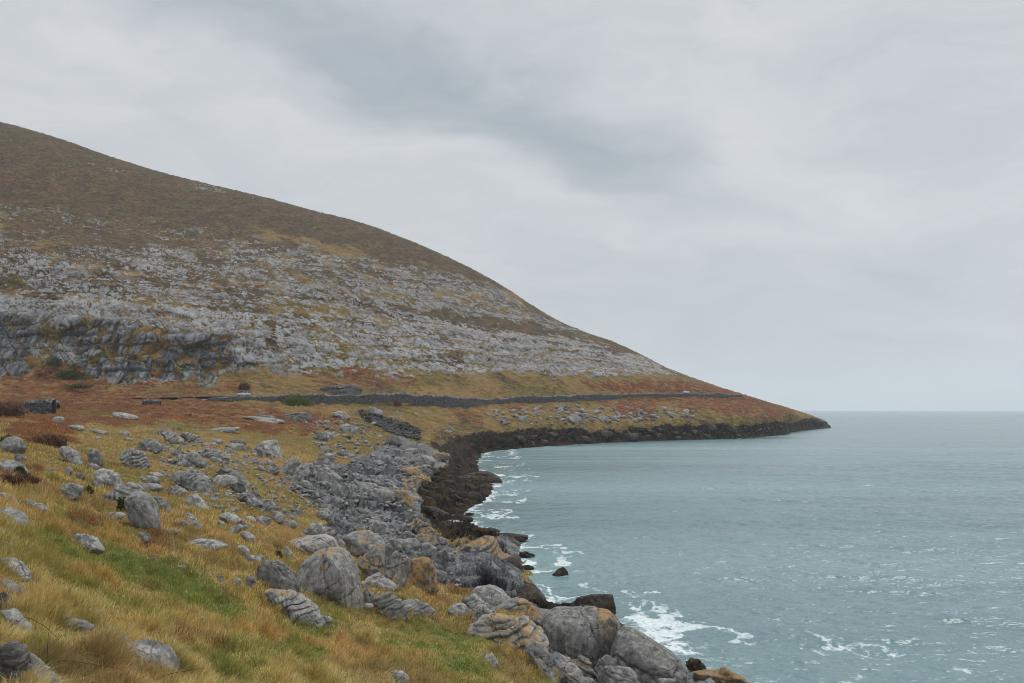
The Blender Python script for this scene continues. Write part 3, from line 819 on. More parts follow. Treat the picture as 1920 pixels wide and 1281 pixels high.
# ------------------------------------------------------------------ rocks
def rock_material():
    m, N = new_mat('limestone')
    tc = N.n('ShaderNodeTexCoord').outputs['Object']
    rnd = N.n('ShaderNodeObjectInfo').outputs['Random']
    off = N.n('ShaderNodeCombineXYZ', {0: N.m('MULTIPLY', rnd, 37.0), 1: N.m('MULTIPLY', rnd, 91.0), 2: N.m('MULTIPLY', rnd, 13.0)}).outputs[0]
    p = N.n('ShaderNodeVectorMath', {0: tc, 1: off}, operation='ADD').outputs[0]
    tone = N.attr('tone', 'OBJECT').outputs['Fac']; lich = N.attr('lichen', 'OBJECT').outputs['Fac']
    wet = N.attr('wet', 'OBJECT').outputs['Fac']; strk = N.attr('streak', 'OBJECT').outputs['Fac']
    grv = N.attr('groove').outputs['Fac']
    nz = N.n('ShaderNodeSeparateXYZ', {0: N.n('ShaderNodeNewGeometry').outputs['Normal']}).outputs[2]
    n1 = N.noise(p, 0.75, 5, 0.6); n2 = N.noise(p, 3.2, 6, 0.68); n3 = N.noise(p, 15.0, 5, 0.75); n4 = N.noise(p, 42.0, 3, 0.7)
    run = N.noise(N.mapping(p, scale=(3.4, 3.4, 0.22)), 1.0, 4, 0.6)
    g = N.m('ADD', N.m('MULTIPLY', n1, 0.45), N.m('MULTIPLY', n2, 0.55))
    base = N.mix(N.ramp(g, 0.33, 0.66), (0.115, 0.114, 0.111), (0.38, 0.37, 0.35))
    # pale crust lichen in blotches, with light tops and shaded sides painted in by normal
    pale = N.m('MULTIPLY', N.ramp(n2, 0.50, 0.63), N.ramp(nz, -0.1, 0.8, 0.12, 0.9))
    base = N.mix(pale, base, (0.42, 0.41, 0.385))
    spk = N.ramp(n3, 0.58, 0.70)
    base = N.mix(N.m('MULTIPLY', spk, 0.6), base, (0.47, 0.46, 0.43))
    base = N.mix(N.m('MULTIPLY', N.ramp(n3, 0.45, 0.30), 0.55), base, (0.055, 0.055, 0.058))
    base = N.mix(N.m('MULTIPLY', N.ramp(run, 0.52, 0.68), N.m('MULTIPLY', strk, 0.75)), base, (0.50, 0.47, 0.41))
    base = N.mix(N.m('MULTIPLY', N.ramp(run, 0.44, 0.30), N.m('MULTIPLY', strk, 0.8)), base, (0.05, 0.05, 0.053))
    base = N.mix(0.6, base, N.mix(n4, (0.55, 0.55, 0.55), (1.0, 1.0, 1.0)), 'MULTIPLY')
    base = N.n('ShaderNodeVectorMath', {0: base, 3: tone}, operation='SCALE').outputs[0]
    # orange crust
    lf = N.m('ADD', N.m('ADD', N.m('MULTIPLY', n1, 0.8), N.m('MULTIPLY', n2, 0.6)), N.m('MULTIPLY', nz, 0.26))
    lf = N.ramp(N.m('ADD', lf, N.m('MULTIPLY', lich, 0.55)), 1.10, 1.24)
    lf = N.m('MULTIPLY', lf, N.m('MULTIPLY', N.ramp(lich, 0.02, 0.10), N.attr('crust').outputs['Fac']))
    lf = N.m('MULTIPLY', lf, N.ramp(N.m('ADD', N.m('MULTIPLY', n3, 0.6), N.m('MULTIPLY', n2, 0.4)), 0.44, 0.54, 0.10, 0.95))
    base = N.mix(lf, base, N.mix(n2, (0.27, 0.125, 0.02), (0.44, 0.27, 0.08)))
    # weed-dark wet stone
    wc = N.mix(N.ramp(n2, 0.35, 0.68), (0.010, 0.009, 0.008), (0.066, 0.042, 0.024))
    base = N.mix(N.m('MULTIPLY', wet, N.ramp(n1, 0.15, 0.5, 0.85, 1.0)), base, wc)
    # clefts and joints mixed towards a dark brown
    base = N.mix(N.m('MULTIPLY', grv, 0.75), base, (0.035, 0.032, 0.025))
    cr = N.n('ShaderNodeTexVoronoi', {'Vector': N.n('ShaderNodeVectorMath', {0: p, 1: N.n('ShaderNodeVectorMath', {0: N.n('ShaderNodeTexNoise', {'Vector': p, 'Scale': 1.6, 'Detail': 4.0}).outputs[1], 3: 0.8}, operation='SCALE').outputs[0]}, operation='ADD').outputs[0], 'Scale': 0.5}, feature='DISTANCE_TO_EDGE').outputs[0]
    ck = N.m('MULTIPLY', N.ramp(cr, 0.0, 0.012, 1, 0), N.ramp(n1, 0.45, 0.6))
    base = N.mix(N.m('MULTIPLY', ck, 0.65), base, (0.04, 0.04, 0.042))
    h = N.m('ADD', N.m('ADD', N.m('MULTIPLY', n2, 0.22), N.m('MULTIPLY', n3, 0.07)), N.m('ADD', N.m('MULTIPLY', n4, 0.02), N.m('MULTIPLY', ck, -0.10)))
    bump = N.n('ShaderNodeBump', {'Strength': 0.9, 'Distance': 0.7, 'Height': h}).outputs[0]
    finish(N, base, N.m('SUBTRACT', 0.92, N.m('MULTIPLY', wet, 0.22)), bump, 0.12)
    return m


ROCK_MAT = rock_material()
_ico = {}


def ico(level):
    if level not in _ico:
        bm = bmesh.new()
        bmesh.ops.create_icosphere(bm, subdivisions=level, radius=1.0)
        v = np.array([x.co[:] for x in bm.verts]); f = np.array([[l.index for l in fc.verts] for fc in bm.faces])
        bm.free()
        _ico[level] = (v, f)
    return _ico[level]


def outline_radius(poly, th):
    """distance from the origin to a closed outline in directions th"""
    r = np.full(th.shape, 0.0)
    n = len(poly); c = np.cos(th); s = np.sin(th)
    for i in range(n):
        x1, y1 = poly[i]; x2, y2 = poly[(i + 1) % n]
        ex, ey = x2 - x1, y2 - y1
        den = c * ey - s * ex
        den = np.where(np.abs(den) < 1e-9, 1e-9, den)
        t = (x1 * ey - y1 * ex) / den
        u = (x1 * s - y1 * c) / den
        r = np.where((t > 0) & (u >= -1e-6) & (u <= 1 + 1e-6), np.maximum(r, t), r)
    return r


def blob(cx, yb, w, h, tilt=0, seed=0, n=10, pw=2.6):
    """an irregular rock outline: centre x, base row, width, height, lean in degrees (down to the right is positive)"""
    R = random.Random(seed)
    out = []
    for i in range(n):
        a = 2 * math.pi * (i + R.uniform(-.3, .3)) / n
        c, s = math.cos(a), math.sin(a)
        rr = (abs(c) ** pw + abs(s) ** pw) ** (-1 / pw) * R.uniform(.84, 1.08)
        x, y = c * rr * w / 2, s * rr * h / 2
        t = math.radians(tilt)
        out.append((cx + x * math.cos(t) - y * math.sin(t), yb - h * 0.5 + x * math.sin(t) + y * math.cos(t)))
    return out


N_ROCK = [0]


def rock(label, out, style='round', tone=1.0, lichen=0.0, wet=0.0, streak=0.35, planes=None, fiss=1.0, lside=None, depth=None, lean=25, group=None, cat='rock', name='rock', Y=None, sink=0.28, yaw=None, layer_t=None, smooth=1.0):
    N_ROCK[0] += 1
    seed = N_ROCK[0]
    R = np.random.RandomState(seed)
    xs = [q[0] for q in out]; ys = [q[1] for q in out]
    x0, x1, y0, y1 = min(xs), max(xs), min(ys), max(ys)
    wpx, hpx = x1 - x0, y1 - y0
    cx = (x0 + x1) / 2
    if Y is None:
        g = surf(cx, y1 - 0.04 * hpx)
        Yg = g.y
    else:
        Yg = Y
    sc = Yg / F
    # bury the foot
    cy = y0 * 0.5 + y1 * 0.5
    poly = [((q[0] - cx) * sc, -(q[1] - cy) * sc - (sink * hpx * sc * max(0, (q[1] - cy) / (0.5 * hpx)))) for q in out]
    w, h = wpx * sc, hpx * sc
    D = (depth if depth else 0.42 * w + 0.12 * h)
    D = min(D, 1.6 * max(h, 0.3 * w))
    lvl = 3 if wpx < 15 else 4 if wpx < 38 else 5 if wpx < 95 else 6
    v, f = ico(lvl)
    th = np.arctan2(v[:, 2], v[:, 0]); cphi = np.sqrt(v[:, 0] ** 2 + v[:, 2] ** 2)
    r = outline_radius(poly, th)
    # soften the outline's corners a little
    e = 0.72 if style in ('block', 'layer') else 0.85
    cp = cphi ** e
    yy = np.sign(v[:, 1]) * np.abs(v[:, 1]) ** e
    q = np.stack([cp * np.cos(th), yy, cp * np.sin(th)], -1)       # unit shape
    # planes hewn off the front, the back and the top
    K = {'round': 6, 'block': 11, 'layer': 7, 'shard': 9}[style]
    if planes is not None: K = planes
    for k in range(K):
        a = R.uniform(0, 6.28)
        t = R.uniform(0.35, 0.9)
        nrm = np.array([math.cos(a) * t, -1 if R.rand() < 0.75 else 1, abs(math.sin(a)) * t])
        nrm /= np.linalg.norm(nrm)
        dd = R.uniform(0.50, 0.82) if style != 'round' else R.uniform(0.66, 0.92)
        ex = np.maximum(q @ nrm - dd, 0)
        q = q - nrm[None] * (ex * (0.95 if style != 'round' else 0.8))[:, None]
    for k in range(5 if style != 'round' else 2):        # chips off the rim
        a = R.uniform(0, 6.28); nrm = np.array([math.cos(a), R.uniform(-.5, .1), math.sin(a)]); nrm /= np.linalg.norm(nrm)
        ex = np.maximum(q @ nrm - R.uniform(0.86, 0.97), 0)
        q = q - nrm[None] * (ex * 0.9)[:, None]
    size = math.sqrt(w * h)
    p = np.stack([q[:, 0] * r, q[:, 1] * D, q[:, 2] * r], -1)
    dirn = p / (np.linalg.norm(p, axis=1, keepdims=True) + 1e-9)
    o = R.uniform(-50, 50, 3)
    P = p / size
    amp = {'round': 0.035, 'block': 0.04, 'layer': 0.045, 'shard': 0.05}[style] * size * smooth
    d = (fbm(P[:, 0] * 2.2 + o[0], P[:, 1] * 2.2 + o[1], P[:, 2] * 2.2 + o[2], 4, seed) - 0.5) * 2.2 * amp
    d += (fbm(P[:, 0] * 9 + o[0], P[:, 1] * 9 + o[1], P[:, 2] * 9 + o[2], 3, seed + 5) - 0.5) * 0.55 * amp
    rg = np.abs(fbm(P[:, 0] * 3.5 + o[2], P[:, 1] * 3.5 + o[0], P[:, 2] * 3.5 + o[1], 4, seed + 21, 0.6) - 0.5)
    groove = np.exp(-(rg / 0.018) ** 2) * 0.5 * fiss
    d -= np.exp(-(rg / 0.03) ** 2) * 0.5 * amp * fiss
    # bedding / cleavage
    lt = math.radians(lean)
    bed = np.array([math.sin(lt), R.uniform(-.25, .25), math.cos(lt)])
    warp = (fbm(P[:, 0] * 1.6 + o[1], P[:, 1] * 1.6, P[:, 2] * 1.6 + o[2], 3, seed + 9) - 0.5)
    th_l = (layer_t if layer_t else (0.17 if style == 'layer' else 0.36)) * size
    s = (p @ bed) / th_l + warp * 2.2
    fr = s - np.floor(s); cell = np.floor(s).astype(np.int64)
    rr = _r(_h(cell, cell * 0, cell * 0, seed))
    la = {'round': 0.012, 'block': 0.03, 'layer': 0.075, 'shard': 0.05}[style] * size * smooth
    notch = np.exp(-((np.minimum(fr, 1 - fr)) / 0.13) ** 2) * (0.35 + 0.65 * rr)
    d += la * (rr - 0.5) * 1.5 - la * 1.1 * notch
    groove = np.maximum(groove, notch * {'round': 0.04, 'block': 0.28, 'layer': 0.6, 'shard': 0.35}[style])
    # a few open joints
    for k in range({'round': 1, 'block': 2, 'layer': 2, 'shard': 1}[style] + (1 if wpx > 90 else 0)):
        a = R.uniform(0, 3.14)
        nv = np.array([math.cos(a), R.uniform(-.5, .5), math.sin(a) * 0.8])
        nv /= np.linalg.norm(nv)
        dist = p @ nv - R.uniform(-.28, .28) * size + warp * 0.35 * size
        jw = 0.010 * size + 0.008
        j = np.exp(-(dist / jw) ** 2)
        d -= j * 0.030 * size
        groove = np.maximum(groove, j * 0.6)
    p = p + dirn * d[:, None]
    # stand it on the ground: middle a little behind the front foot
    zc = EYE - (cy - HOR) * sc
    base = np.array([(cx - 960) * sc, Yg + D * 0.30, zc - h * 0.5])
    p[:, 2] += h * 0.5
    lm = np.ones(len(p)) if lside is None else sstep(lside[0], lside[1], p[:, 0] / w * (1 if lside[2] > 0 else -1))
    ob = mesh_obj(name, p, f, ROCK_MAT, attrs={'groove': ('FLOAT', np.clip(groove, 0, 1)), 'crust': ('FLOAT', lm)})
    ob.location = base
    ob['tone'] = float(tone); ob['lichen'] = float(lichen); ob['wet'] = float(wet); ob['streak'] = float(streak)
    tag(ob, label, cat, group)
    return ob


GS = 'pale rocks scattered over the grass slope'
GB = 'boulders along the edge of the grass and the shore'
GW = 'big rocks standing at the waterline'
GT = 'tumbled rocks in the boulder belt'
GF = 'rock outcrops far down the meadow'

# big ones, outlines in order of the picture
rock('huge domed grey boulder with thin pale vertical streaks beside the grass', [(553, 1085), (560, 1066), (575, 1048), (595, 1034), (615, 1029), (634, 1030), (650, 1040), (660, 1054), (668, 1078), (677, 1108), (676, 1130), (655, 1128), (600, 1118), (560, 1106)], 'round', 0.95, 0.30, streak=1.0, planes=1, fiss=0.3, group=GB, cat='boulder', name='boulder', lean=80)
rock('squarish dark boulder touching the left flank of the domed boulder', [(480, 1062), (492, 1053), (520, 1053), (540, 1062), (556, 1080), (560, 1104), (545, 1114), (512, 1113), (486, 1112), (478, 1085)], 'block', 0.8, 0.1, streak=0.8, group=GB, cat='boulder', name='boulder')
rock('ragged tilted slab of split rock in tan grass below the domed boulder', [(489, 1115), (500, 1109), (522, 1110), (548, 1118), (575, 1136), (597, 1148), (603, 1160), (590, 1165), (560, 1160), (522, 1144), (492, 1132)], 'layer', 1.15, 0.25, lean=-30, group=GB)
rock('small pale broken rock at the lower tip of the ragged tilted slab', blob(608, 1173, 30, 18, 15, 3), 'layer', 1.2, group=GB, lean=-20)
rock('upright block with a thick golden lichen cap above the grassy hummock', [(758, 1098), (762, 1066), (770, 1052), (785, 1048), (803, 1050), (812, 1064), (822, 1098), (800, 1104), (772, 1104)], 'block', 0.85, 0.85, streak=0.8, group=GB, cat='boulder', name='boulder', lean=85)
rock('folded fissured outcrop between the domed boulder and the gold capped block', [(668, 1060), (684, 1038), (702, 1024), (726, 1026), (752, 1038), (768, 1052), (764, 1084), (752, 1100), (730, 1096), (705, 1080), (686, 1078)], 'layer', 0.85, 0.45, lean=-50, group=GB, cat='outcrop', name='outcrop', layer_t=0.4)
rock('long pale flat slab lying above the domed boulder', [(521, 1022), (548, 1013), (578, 1006), (606, 1004), (624, 1013), (634, 1028), (612, 1036), (570, 1034), (540, 1031)], 'round', 1.3, 0.25, group=GB, cat='slab', name='rock_slab')
rock('smooth grey whaleback rock streaked orange at its ridge behind the domed boulder', [(640, 1008), (662, 998), (690, 996), (712, 1008), (727, 1026), (722, 1038), (690, 1042), (652, 1032)], 'round', 1.0, 0.35, group=GB, cat='boulder', name='boulder')
rock('comb shaped pale fissured outcrop behind the long flat slab', [(564, 992), (584, 983), (606, 986), (630, 998), (646, 1016), (640, 1034), (610, 1012), (580, 1004)], 'layer', 1.1, 0.3, lean=-55, group=GB, cat='outcrop', name='outcrop')
rock('broad layered outcrop crusted orange at the lower edge of the tan grass', [(866, 1186), (884, 1172), (905, 1160), (930, 1152), (962, 1155), (988, 1164), (1008, 1178), (1024, 1202), (1030, 1226), (1000, 1236), (960, 1232), (920, 1214), (886, 1198)], 'layer', 1.35, 0.50, streak=0.5, lean=-12, group=GB, cat='outcrop', name='outcrop', Y=43, depth=1.5, layer_t=0.10)
rock('steep dark flank with thin orange runs at the right end of the layered outcrop', [(984, 1214), (1004, 1204), (1022, 1210), (1034, 1232), (1046, 1266), (1056, 1312), (1012, 1316), (998, 1262)], 'block', 0.85, 0.35, streak=1.0, lean=80, group=GB, cat='outcrop', name='outcrop', Y=39.5, depth=1.0)
rock('smooth grey boulder with a bright orange tip behind the layered outcrop', [(922, 1146), (945, 1130), (968, 1124), (986, 1128), (1004, 1142), (1020, 1165), (1024, 1205), (1004, 1200), (970, 1172), (940, 1160)], 'round', 0.85, 0.75, lside=(-0.1, 0.12, 1), group=GB, cat='boulder', name='boulder', Y=54)
rock('largest rounded grey boulder by the water with a yellow crusted right shoulder', [(1016, 1172), (1026, 1156), (1046, 1147), (1075, 1145), (1118, 1145), (1146, 1152), (1160, 1168), (1166, 1190), (1160, 1214), (1142, 1236), (1110, 1250), (1070, 1240), (1034, 1228), (1018, 1204)], 'round', 0.75, 0.62, streak=1.0, planes=2, fiss=0.5, lside=(0.12, 0.30, 1), group=GW, cat='boulder', name='boulder', Y=49, depth=2.3)
rock('sloping smooth grey wedge boulder leaning right of the largest rounded boulder', [(1140, 1262), (1150, 1225), (1162, 1196), (1176, 1186), (1196, 1190), (1232, 1210), (1268, 1234), (1294, 1256), (1298, 1276), (1286, 1310), (1240, 1320), (1180, 1305), (1152, 1288)], 'round', 0.82, 0.08, streak=0.5, planes=4, fiss=0.6, group=GW, cat='boulder', name='boulder', Y=46.5, depth=2.6)
rock('pale square topped boulder at the bottom in front of the wedge boulder', [(1122, 1275), (1134, 1252), (1158, 1248), (1184, 1254), (1200, 1268), (1208, 1300), (1160, 1310), (1124, 1300)], 'block', 0.95, 0.0, group=GW, Y=43)
rock('rounded grey rock at the bottom edge beside the layered outcrop', [(1044, 1258), (1056, 1246), (1076, 1248), (1092, 1262), (1104, 1290), (1090, 1310), (1050, 1310)], 'round', 0.95, 0.1, group=GW, Y=44)
rock('small pale cracked rock wedged under the left of the largest rounded boulder', [(1036, 1236), (1050, 1228), (1070, 1234), (1071, 1249), (1052, 1252), (1038, 1246)], 'block', 1.1, group=GW, Y=45.5)
rock('rusty ridged rock wedged under the middle of the largest rounded boulder', [(1068, 1238), (1090, 1233), (1106, 1240), (1118, 1262), (1104, 1272), (1080, 1262), (1070, 1250)], 'layer', 0.75, 0.35, group=GW, Y=45)
rock('grey wedge stone in the gap between the two largest waterside boulders', [(1114, 1256), (1122, 1240), (1140, 1230), (1158, 1242), (1160, 1262), (1140, 1275), (1118, 1270)], 'block', 0.75, 0.12, group=GW, Y=45.5)
rock('low grey rock at the bottom edge with an orange spot', blob(1085, 1296, 60, 30, 15, 8), 'layer', 0.9, 0.3, group=GW, Y=42.5)
rock('small grey rock top peeping in at the bottom under the wedge boulder', blob(1250, 1296, 40, 24, 0, 9), 'round', 0.9, group=GW, Y=43)
rock('flat topped brown wet block standing in the sea behind the largest boulder', [(1070, 1136), (1080, 1123), (1100, 1118), (1128, 1117), (1152, 1118), (1157, 1138), (1157, 1164), (1120, 1160), (1090, 1152), (1074, 1144)], 'block', 0.9, 0.0, 0.95, group=GW, Y=68, depth=1.3)
rock('little dark pointed rock alone in the white surf', [(1034, 1078), (1044, 1068), (1057, 1064), (1066, 1074), (1068, 1086), (1050, 1087)], 'shard', 0.9, 0.0, 1.0, group=GW, Y=84, streak=0)
rock('overhanging brown ledge block jutting over the water', [(910, 1016), (925, 1010), (950, 1011), (974, 1018), (976, 1038), (958, 1046), (925, 1052), (908, 1040)], 'block', 0.8, 0.15, 0.65, group=GW, Y=101, depth=2.2, cat='boulder', name='boulder')
rock('broad striped bedrock hump with orange crust behind the waterline', [(828, 1058), (846, 1042), (872, 1028), (900, 1014), (926, 1018), (948, 1046), (970, 1060), (978, 1088), (960, 1106), (915, 1110), (860, 1106), (832, 1090)], 'layer', 0.85, 0.52, lean=-35, group=GW, Y=86, depth=4.5, cat='outcrop', name='outcrop', layer_t=0.09, smooth=0.7)
rock('black rounded end of rock hanging over the surf under the brown ledge', [(942, 1052), (955, 1045), (972, 1047), (981, 1068), (979, 1094), (962, 1104), (948, 1080)], 'round', 0.7, 0.0, 0.8, group=GW, Y=86, depth=1.8)
rock('black wet rock with a small orange patch left of the brown sea block', [(955, 1120), (968, 1104), (988, 1097), (1008, 1104), (1022, 1120), (1030, 1138), (1005, 1143), (972, 1140)], 'round', 0.8, 0.22, 0.85, group=GW, Y=70)
rock('rounded twin grey boulder above the pale peaked rock by the waterline', [(878, 1118), (892, 1104), (918, 1100), (942, 1108), (958, 1124), (954, 1140), (920, 1142), (890, 1134)], 'round', 1.0, 0.05, group=GB, cat='boulder', name='boulder')
rock('brown low rock between the twin grey boulder and the black wet rock', blob(955, 1124, 52, 26, 10, 12), 'round', 0.75, 0.3, 0.5, group=GB, Y=72)
rock('narrow slab of leaning striped plates pointing down to the layered outcrop', [(864, 1126), (880, 1114), (900, 1124), (925, 1140), (938, 1152), (925, 1158), (900, 1146), (872, 1138)], 'layer', 1.1, 0.2, lean=-40, group=GB)
rock('pale rounded rock in tan grass left of the striped plates', [(836, 1146), (848, 1136), (864, 1133), (880, 1139), (890, 1150), (870, 1156), (846, 1154)], 'round', 1.25, group=GB)
rock('vertical toothed rock just above the layered outcrop', [(882, 1160), (892, 1146), (908, 1138), (926, 1146), (934, 1158), (910, 1168), (890, 1168)], 'layer', 1.0, 0.1, lean=80, group=GB)
rock('twisted dark contorted rock below the grassy hummock', [(699, 1128), (712, 1116), (732, 1115), (752, 1126), (764, 1142), (764, 1158), (740, 1162), (714, 1148)], 'layer', 0.8, lean=-25, group=GB)
rock('low pitted grey rock right of the twisted dark rock', [(752, 1130), (776, 1126), (800, 1134), (818, 1146), (816, 1154), (786, 1154), (756, 1144)], 'layer', 1.0, lean=-20, group=GB)
rock('small dark rock at the right foot of the domed boulder', [(676, 1112), (688, 1104), (702, 1116), (708, 1132), (690, 1138), (672, 1134)], 'block', 0.85, group=GB)
rock('thin pale slab lying flat at the foot of the domed boulder', blob(682, 1141, 36, 9, 3, 13), 'round', 1.1, group=GB)
rock('pale peaked rock right of the domed boulder', [(676, 1092), (692, 1080), (710, 1074), (726, 1088), (746, 1100), (735, 1108), (700, 1106), (680, 1102)], 'shard', 1.15, 0.2, group=GB)
rock('small striped pale rock alone in the lower grass left of the layered outcrop', [(899, 1234), (908, 1226), (922, 1227), (934, 1242), (928, 1248), (910, 1244)], 'layer', 1.25, 0.3, lean=-55, group=GB)
rock('pale flat stone showing at the bottom edge of the grass', blob(748, 1284, 40, 26, 25, 14), 'layer', 1.25, 0.2, group=GS)
rock('black weedy rock right of the wedge boulder', [(1286, 1246), (1298, 1236), (1314, 1237), (1326, 1252), (1334, 1274), (1305, 1280), (1288, 1268)], 'layer', 0.7, 0, 1.0, group=GW, Y=52, lean=40)
rock('low ledge crusted golden yellow at the bottom beside the sea', [(1284, 1288), (1298, 1270), (1324, 1264), (1352, 1266), (1366, 1262), (1388, 1266), (1410, 1278), (1424, 1305), (1350, 1320), (1290, 1315)], 'layer', 1.0, 0.95, 0.15, lean=5, group=GW, Y=50, depth=1.6)
rock('weed covered low reef off the brown ledge', blob(958, 1012, 70, 10, 4, 21), 'layer', 0.8, 0, 1, group='weedy reefs awash', cat='reef', name='reef', Y=106)
rock('small weedy reef awash under the overhanging brown ledge', blob(988, 1048, 32, 12, 5, 22), 'layer', 0.8, 0, 1, group='weedy reefs awash', cat='reef', name='reef', Y=94)
rock('lowest small weedy reef beside the black rounded rock end', blob(988, 1070, 28, 10, 0, 23), 'layer', 0.8, 0, 1, group='weedy reefs awash', cat='reef', name='reef', Y=87)
rock('tiny dark reef in the foam below the long weed ledge', blob(880, 968, 16, 7, 0, 24), 'layer', 0.8, 0, 1, group='weedy reefs awash', cat='reef', name='reef', Y=131)
rock('outermost weedy reef trailing seaward of the long weed ledge', blob(915, 998, 50, 8, 6, 25), 'layer', 0.8, 0, 1, group='weedy reefs awash', cat='reef', name='reef', Y=113)
rock('brown banded ledge tip pointing into the bay', [(845, 900), (880, 890), (910, 886), (935, 896), (943, 904), (925, 910), (880, 914), (850, 912)], 'layer', 0.9, 0, 0.85, lean=5, group='weedy reefs awash', cat='reef', name='reef', Y=190, depth=9)

# shore
rock('bright orange crusted rock at the edge of the black tidal ledges', [(736, 930), (744, 920), (760, 919), (772, 932), (778, 948), (762, 950), (745, 942)], 'round', 0.9, 0.75, group=GB, cat='boulder', name='boulder')
rock('long pale and grey barrel shaped rock left of the bright orange rock', [(662, 914), (676, 905), (700, 908), (722, 918), (738, 924), (738, 934), (714, 938), (688, 928), (668, 924)], 'block', 1.0, 0.15, group=GB, cat='boulder', name='boulder')
rock('angular upturned grey block with a flat pale top above the boulder belt', [(589, 902), (596, 880), (604, 869), (622, 882), (642, 896), (638, 906), (612, 910), (594, 908)], 'block', 1.0, group=GB, cat='boulder', name='boulder')
rock('pale yellow leaning slab with a yellow crusted edge, the lower of the pair', [(543, 902), (552, 880), (566, 866), (584, 868), (588, 882), (574, 900), (556, 910)], 'shard', 1.25, 0.42, group=GB, cat='slab', name='rock_slab')
rock('pale yellow leaning slab with a yellow crusted edge, the upper of the pair', [(522, 888), (530, 872), (544, 858), (558, 856), (558, 872), (546, 890), (530, 894)], 'shard', 1.35, 0.42, group=GB, cat='slab', name='rock_slab')
rock('streaked cream boulder with a yellow top near the red bracken', [(468, 842), (482, 832), (498, 826), (514, 826), (522, 844), (528, 858), (512, 860), (488, 852)], 'block', 1.3, 0.30, streak=1, group=GB, cat='boulder', name='boulder')
rock('small round ball of rock on the grey shore slabs', [(599, 962), (604, 954), (611, 952), (618, 958), (618, 967), (608, 971), (601, 968)], 'round', 1.2, 0.15, group=GB)
rock('brown rounded mound of rock below the dark scree', [(718, 832), (726, 820), (738, 815), (748, 820), (754, 832), (740, 836)], 'round', 0.75, 0.35, 0.3, group=GB)
rock('upright rounded grey rock with an orange fleck beside the angular block', [(618, 925), (622, 910), (630, 904), (640, 912), (644, 926), (634, 932)], 'round', 0.95, 0.2, group=GB)
rock('smooth dark grey plate sloping among the shore slabs', [(690, 992), (705, 978), (722, 980), (732, 996), (724, 1004), (704, 1002)], 'round', 0.85, group=GB)
rock('orange crusted rock rim overlooking the black tidal ledges, middle one', [(762, 985), (778, 972), (796, 980), (815, 996), (820, 1008), (796, 1008), (772, 998)], 'layer', 0.9, 0.65, group=GB, lean=-40)
rock('orange crusted block where the shore slabs meet the striped hump', [(768, 1010), (790, 1000), (812, 1004), (824, 1018), (806, 1026), (780, 1024)], 'block', 0.85, 0.5, group=GB)
rock('grey cracked boulder with an orange corner right of the gold capped block', [(812, 1052), (820, 1034), (836, 1030), (842, 1044), (838, 1060), (820, 1062)], 'block', 0.8, 0.4, group=GB)
rock('rounded grey boulder just behind the grey cracked boulder', blob(803, 1046, 36, 28, 10, 31), 'round', 0.95, group=GB)
rock('pale rounded boulder with a dark hollow up behind the folded outcrop', blob(770, 1040, 34, 32, 30, 32), 'round', 1.0, 0.1, group=GB)
rock('small smooth boulder wedged between folded outcrop and pale hollowed boulder', blob(742, 1032, 34, 22, 15, 33), 'round', 0.95, group=GB)
rock('ochre crusted rock end at the top of the black tidal ledges', blob(822, 863, 46, 14, -5, 34), 'layer', 1.1, 0.75, group=GB)
rock('pinkish pale rock beside the ochre crusted rock end', blob(800, 872, 32, 18, 8, 35), 'round', 1.2, 0.2, group=GB)
rock('squat brown block below the ochre crusted rock end', blob(800, 894, 26, 16, 3, 36), 'block', 0.8, 0.3, 0.2, group=GB)
rock('orange topped hump left of the squat brown block', blob(770, 892, 40, 16, 6, 37), 'round', 1.0, 0.7, group=GB)
rock('vivid orange flat rock above the bright orange crusted rock', blob(790, 906, 42, 14, 8, 38), 'layer', 0.9, 0.9, group=GB)

# the tumbled belt on the grass
rock('tall smooth egg shaped boulder standing in the grass on the left slope', [(230, 938), (240, 925), (254, 922), (272, 927), (286, 942), (294, 966), (296, 986), (272, 990), (248, 978), (236, 958)], 'round', 0.95, 0.05, streak=0.6, planes=3, fiss=0.5, group=GS, cat='boulder', name='boulder')
rock('striped layered slab leaning on the back of the egg shaped boulder', [(183, 942), (196, 926), (212, 914), (232, 906), (252, 908), (264, 922), (246, 932), (216, 938)], 'layer', 1.1, lean=20, group=GS, cat='slab', name='rock_slab')
rock('long smooth pale rock sloping to the layered slab', [(174, 884), (186, 879), (202, 881), (218, 892), (226, 908), (212, 914), (196, 902), (182, 894)], 'round', 1.2, group=GS)
rock('rough grey boulder with a jagged top in front of green ivy', [(108, 916), (114, 906), (128, 905), (140, 908), (152, 914), (146, 930), (132, 938), (118, 930)], 'block', 0.95, group=GS)
rock('smooth pale oval rock leaning downhill on the upper left slope', [(107, 844), (116, 837), (128, 838), (142, 848), (150, 866), (142, 870), (126, 860), (112, 852)], 'round', 1.15, group=GS)
rock('dark speckled rock right of the smooth pale oval rock', [(158, 848), (168, 840), (180, 842), (188, 852), (190, 868), (180, 872), (166, 862)], 'block', 0.9, group=GS)
rock('layered barrel shaped boulder with wavy ridges high on the slope', [(220, 852), (230, 843), (248, 842), (264, 850), (276, 868), (270, 880), (248, 874), (230, 864)], 'layer', 1.1, lean=-25, group=GS, cat='boulder', name='boulder')
rock('round boulder topped with dark green moss at the left edge', [(0, 830), (10, 820), (26, 818), (40, 824), (45, 838), (38, 848), (20, 852), (6, 845)], 'round', 0.9, streak=0.5, group=GS, cat='boulder', name='boulder')
rock('small dark stone under the moss topped boulder', blob(36, 867, 28, 14, 20, 41), 'block', 0.75, group=GS)
rock('ivy patched rock below the moss topped boulder at the left edge', [(-6, 874), (6, 862), (22, 862), (40, 872), (53, 884), (40, 888), (18, 884)], 'block', 1.0, group=GS)
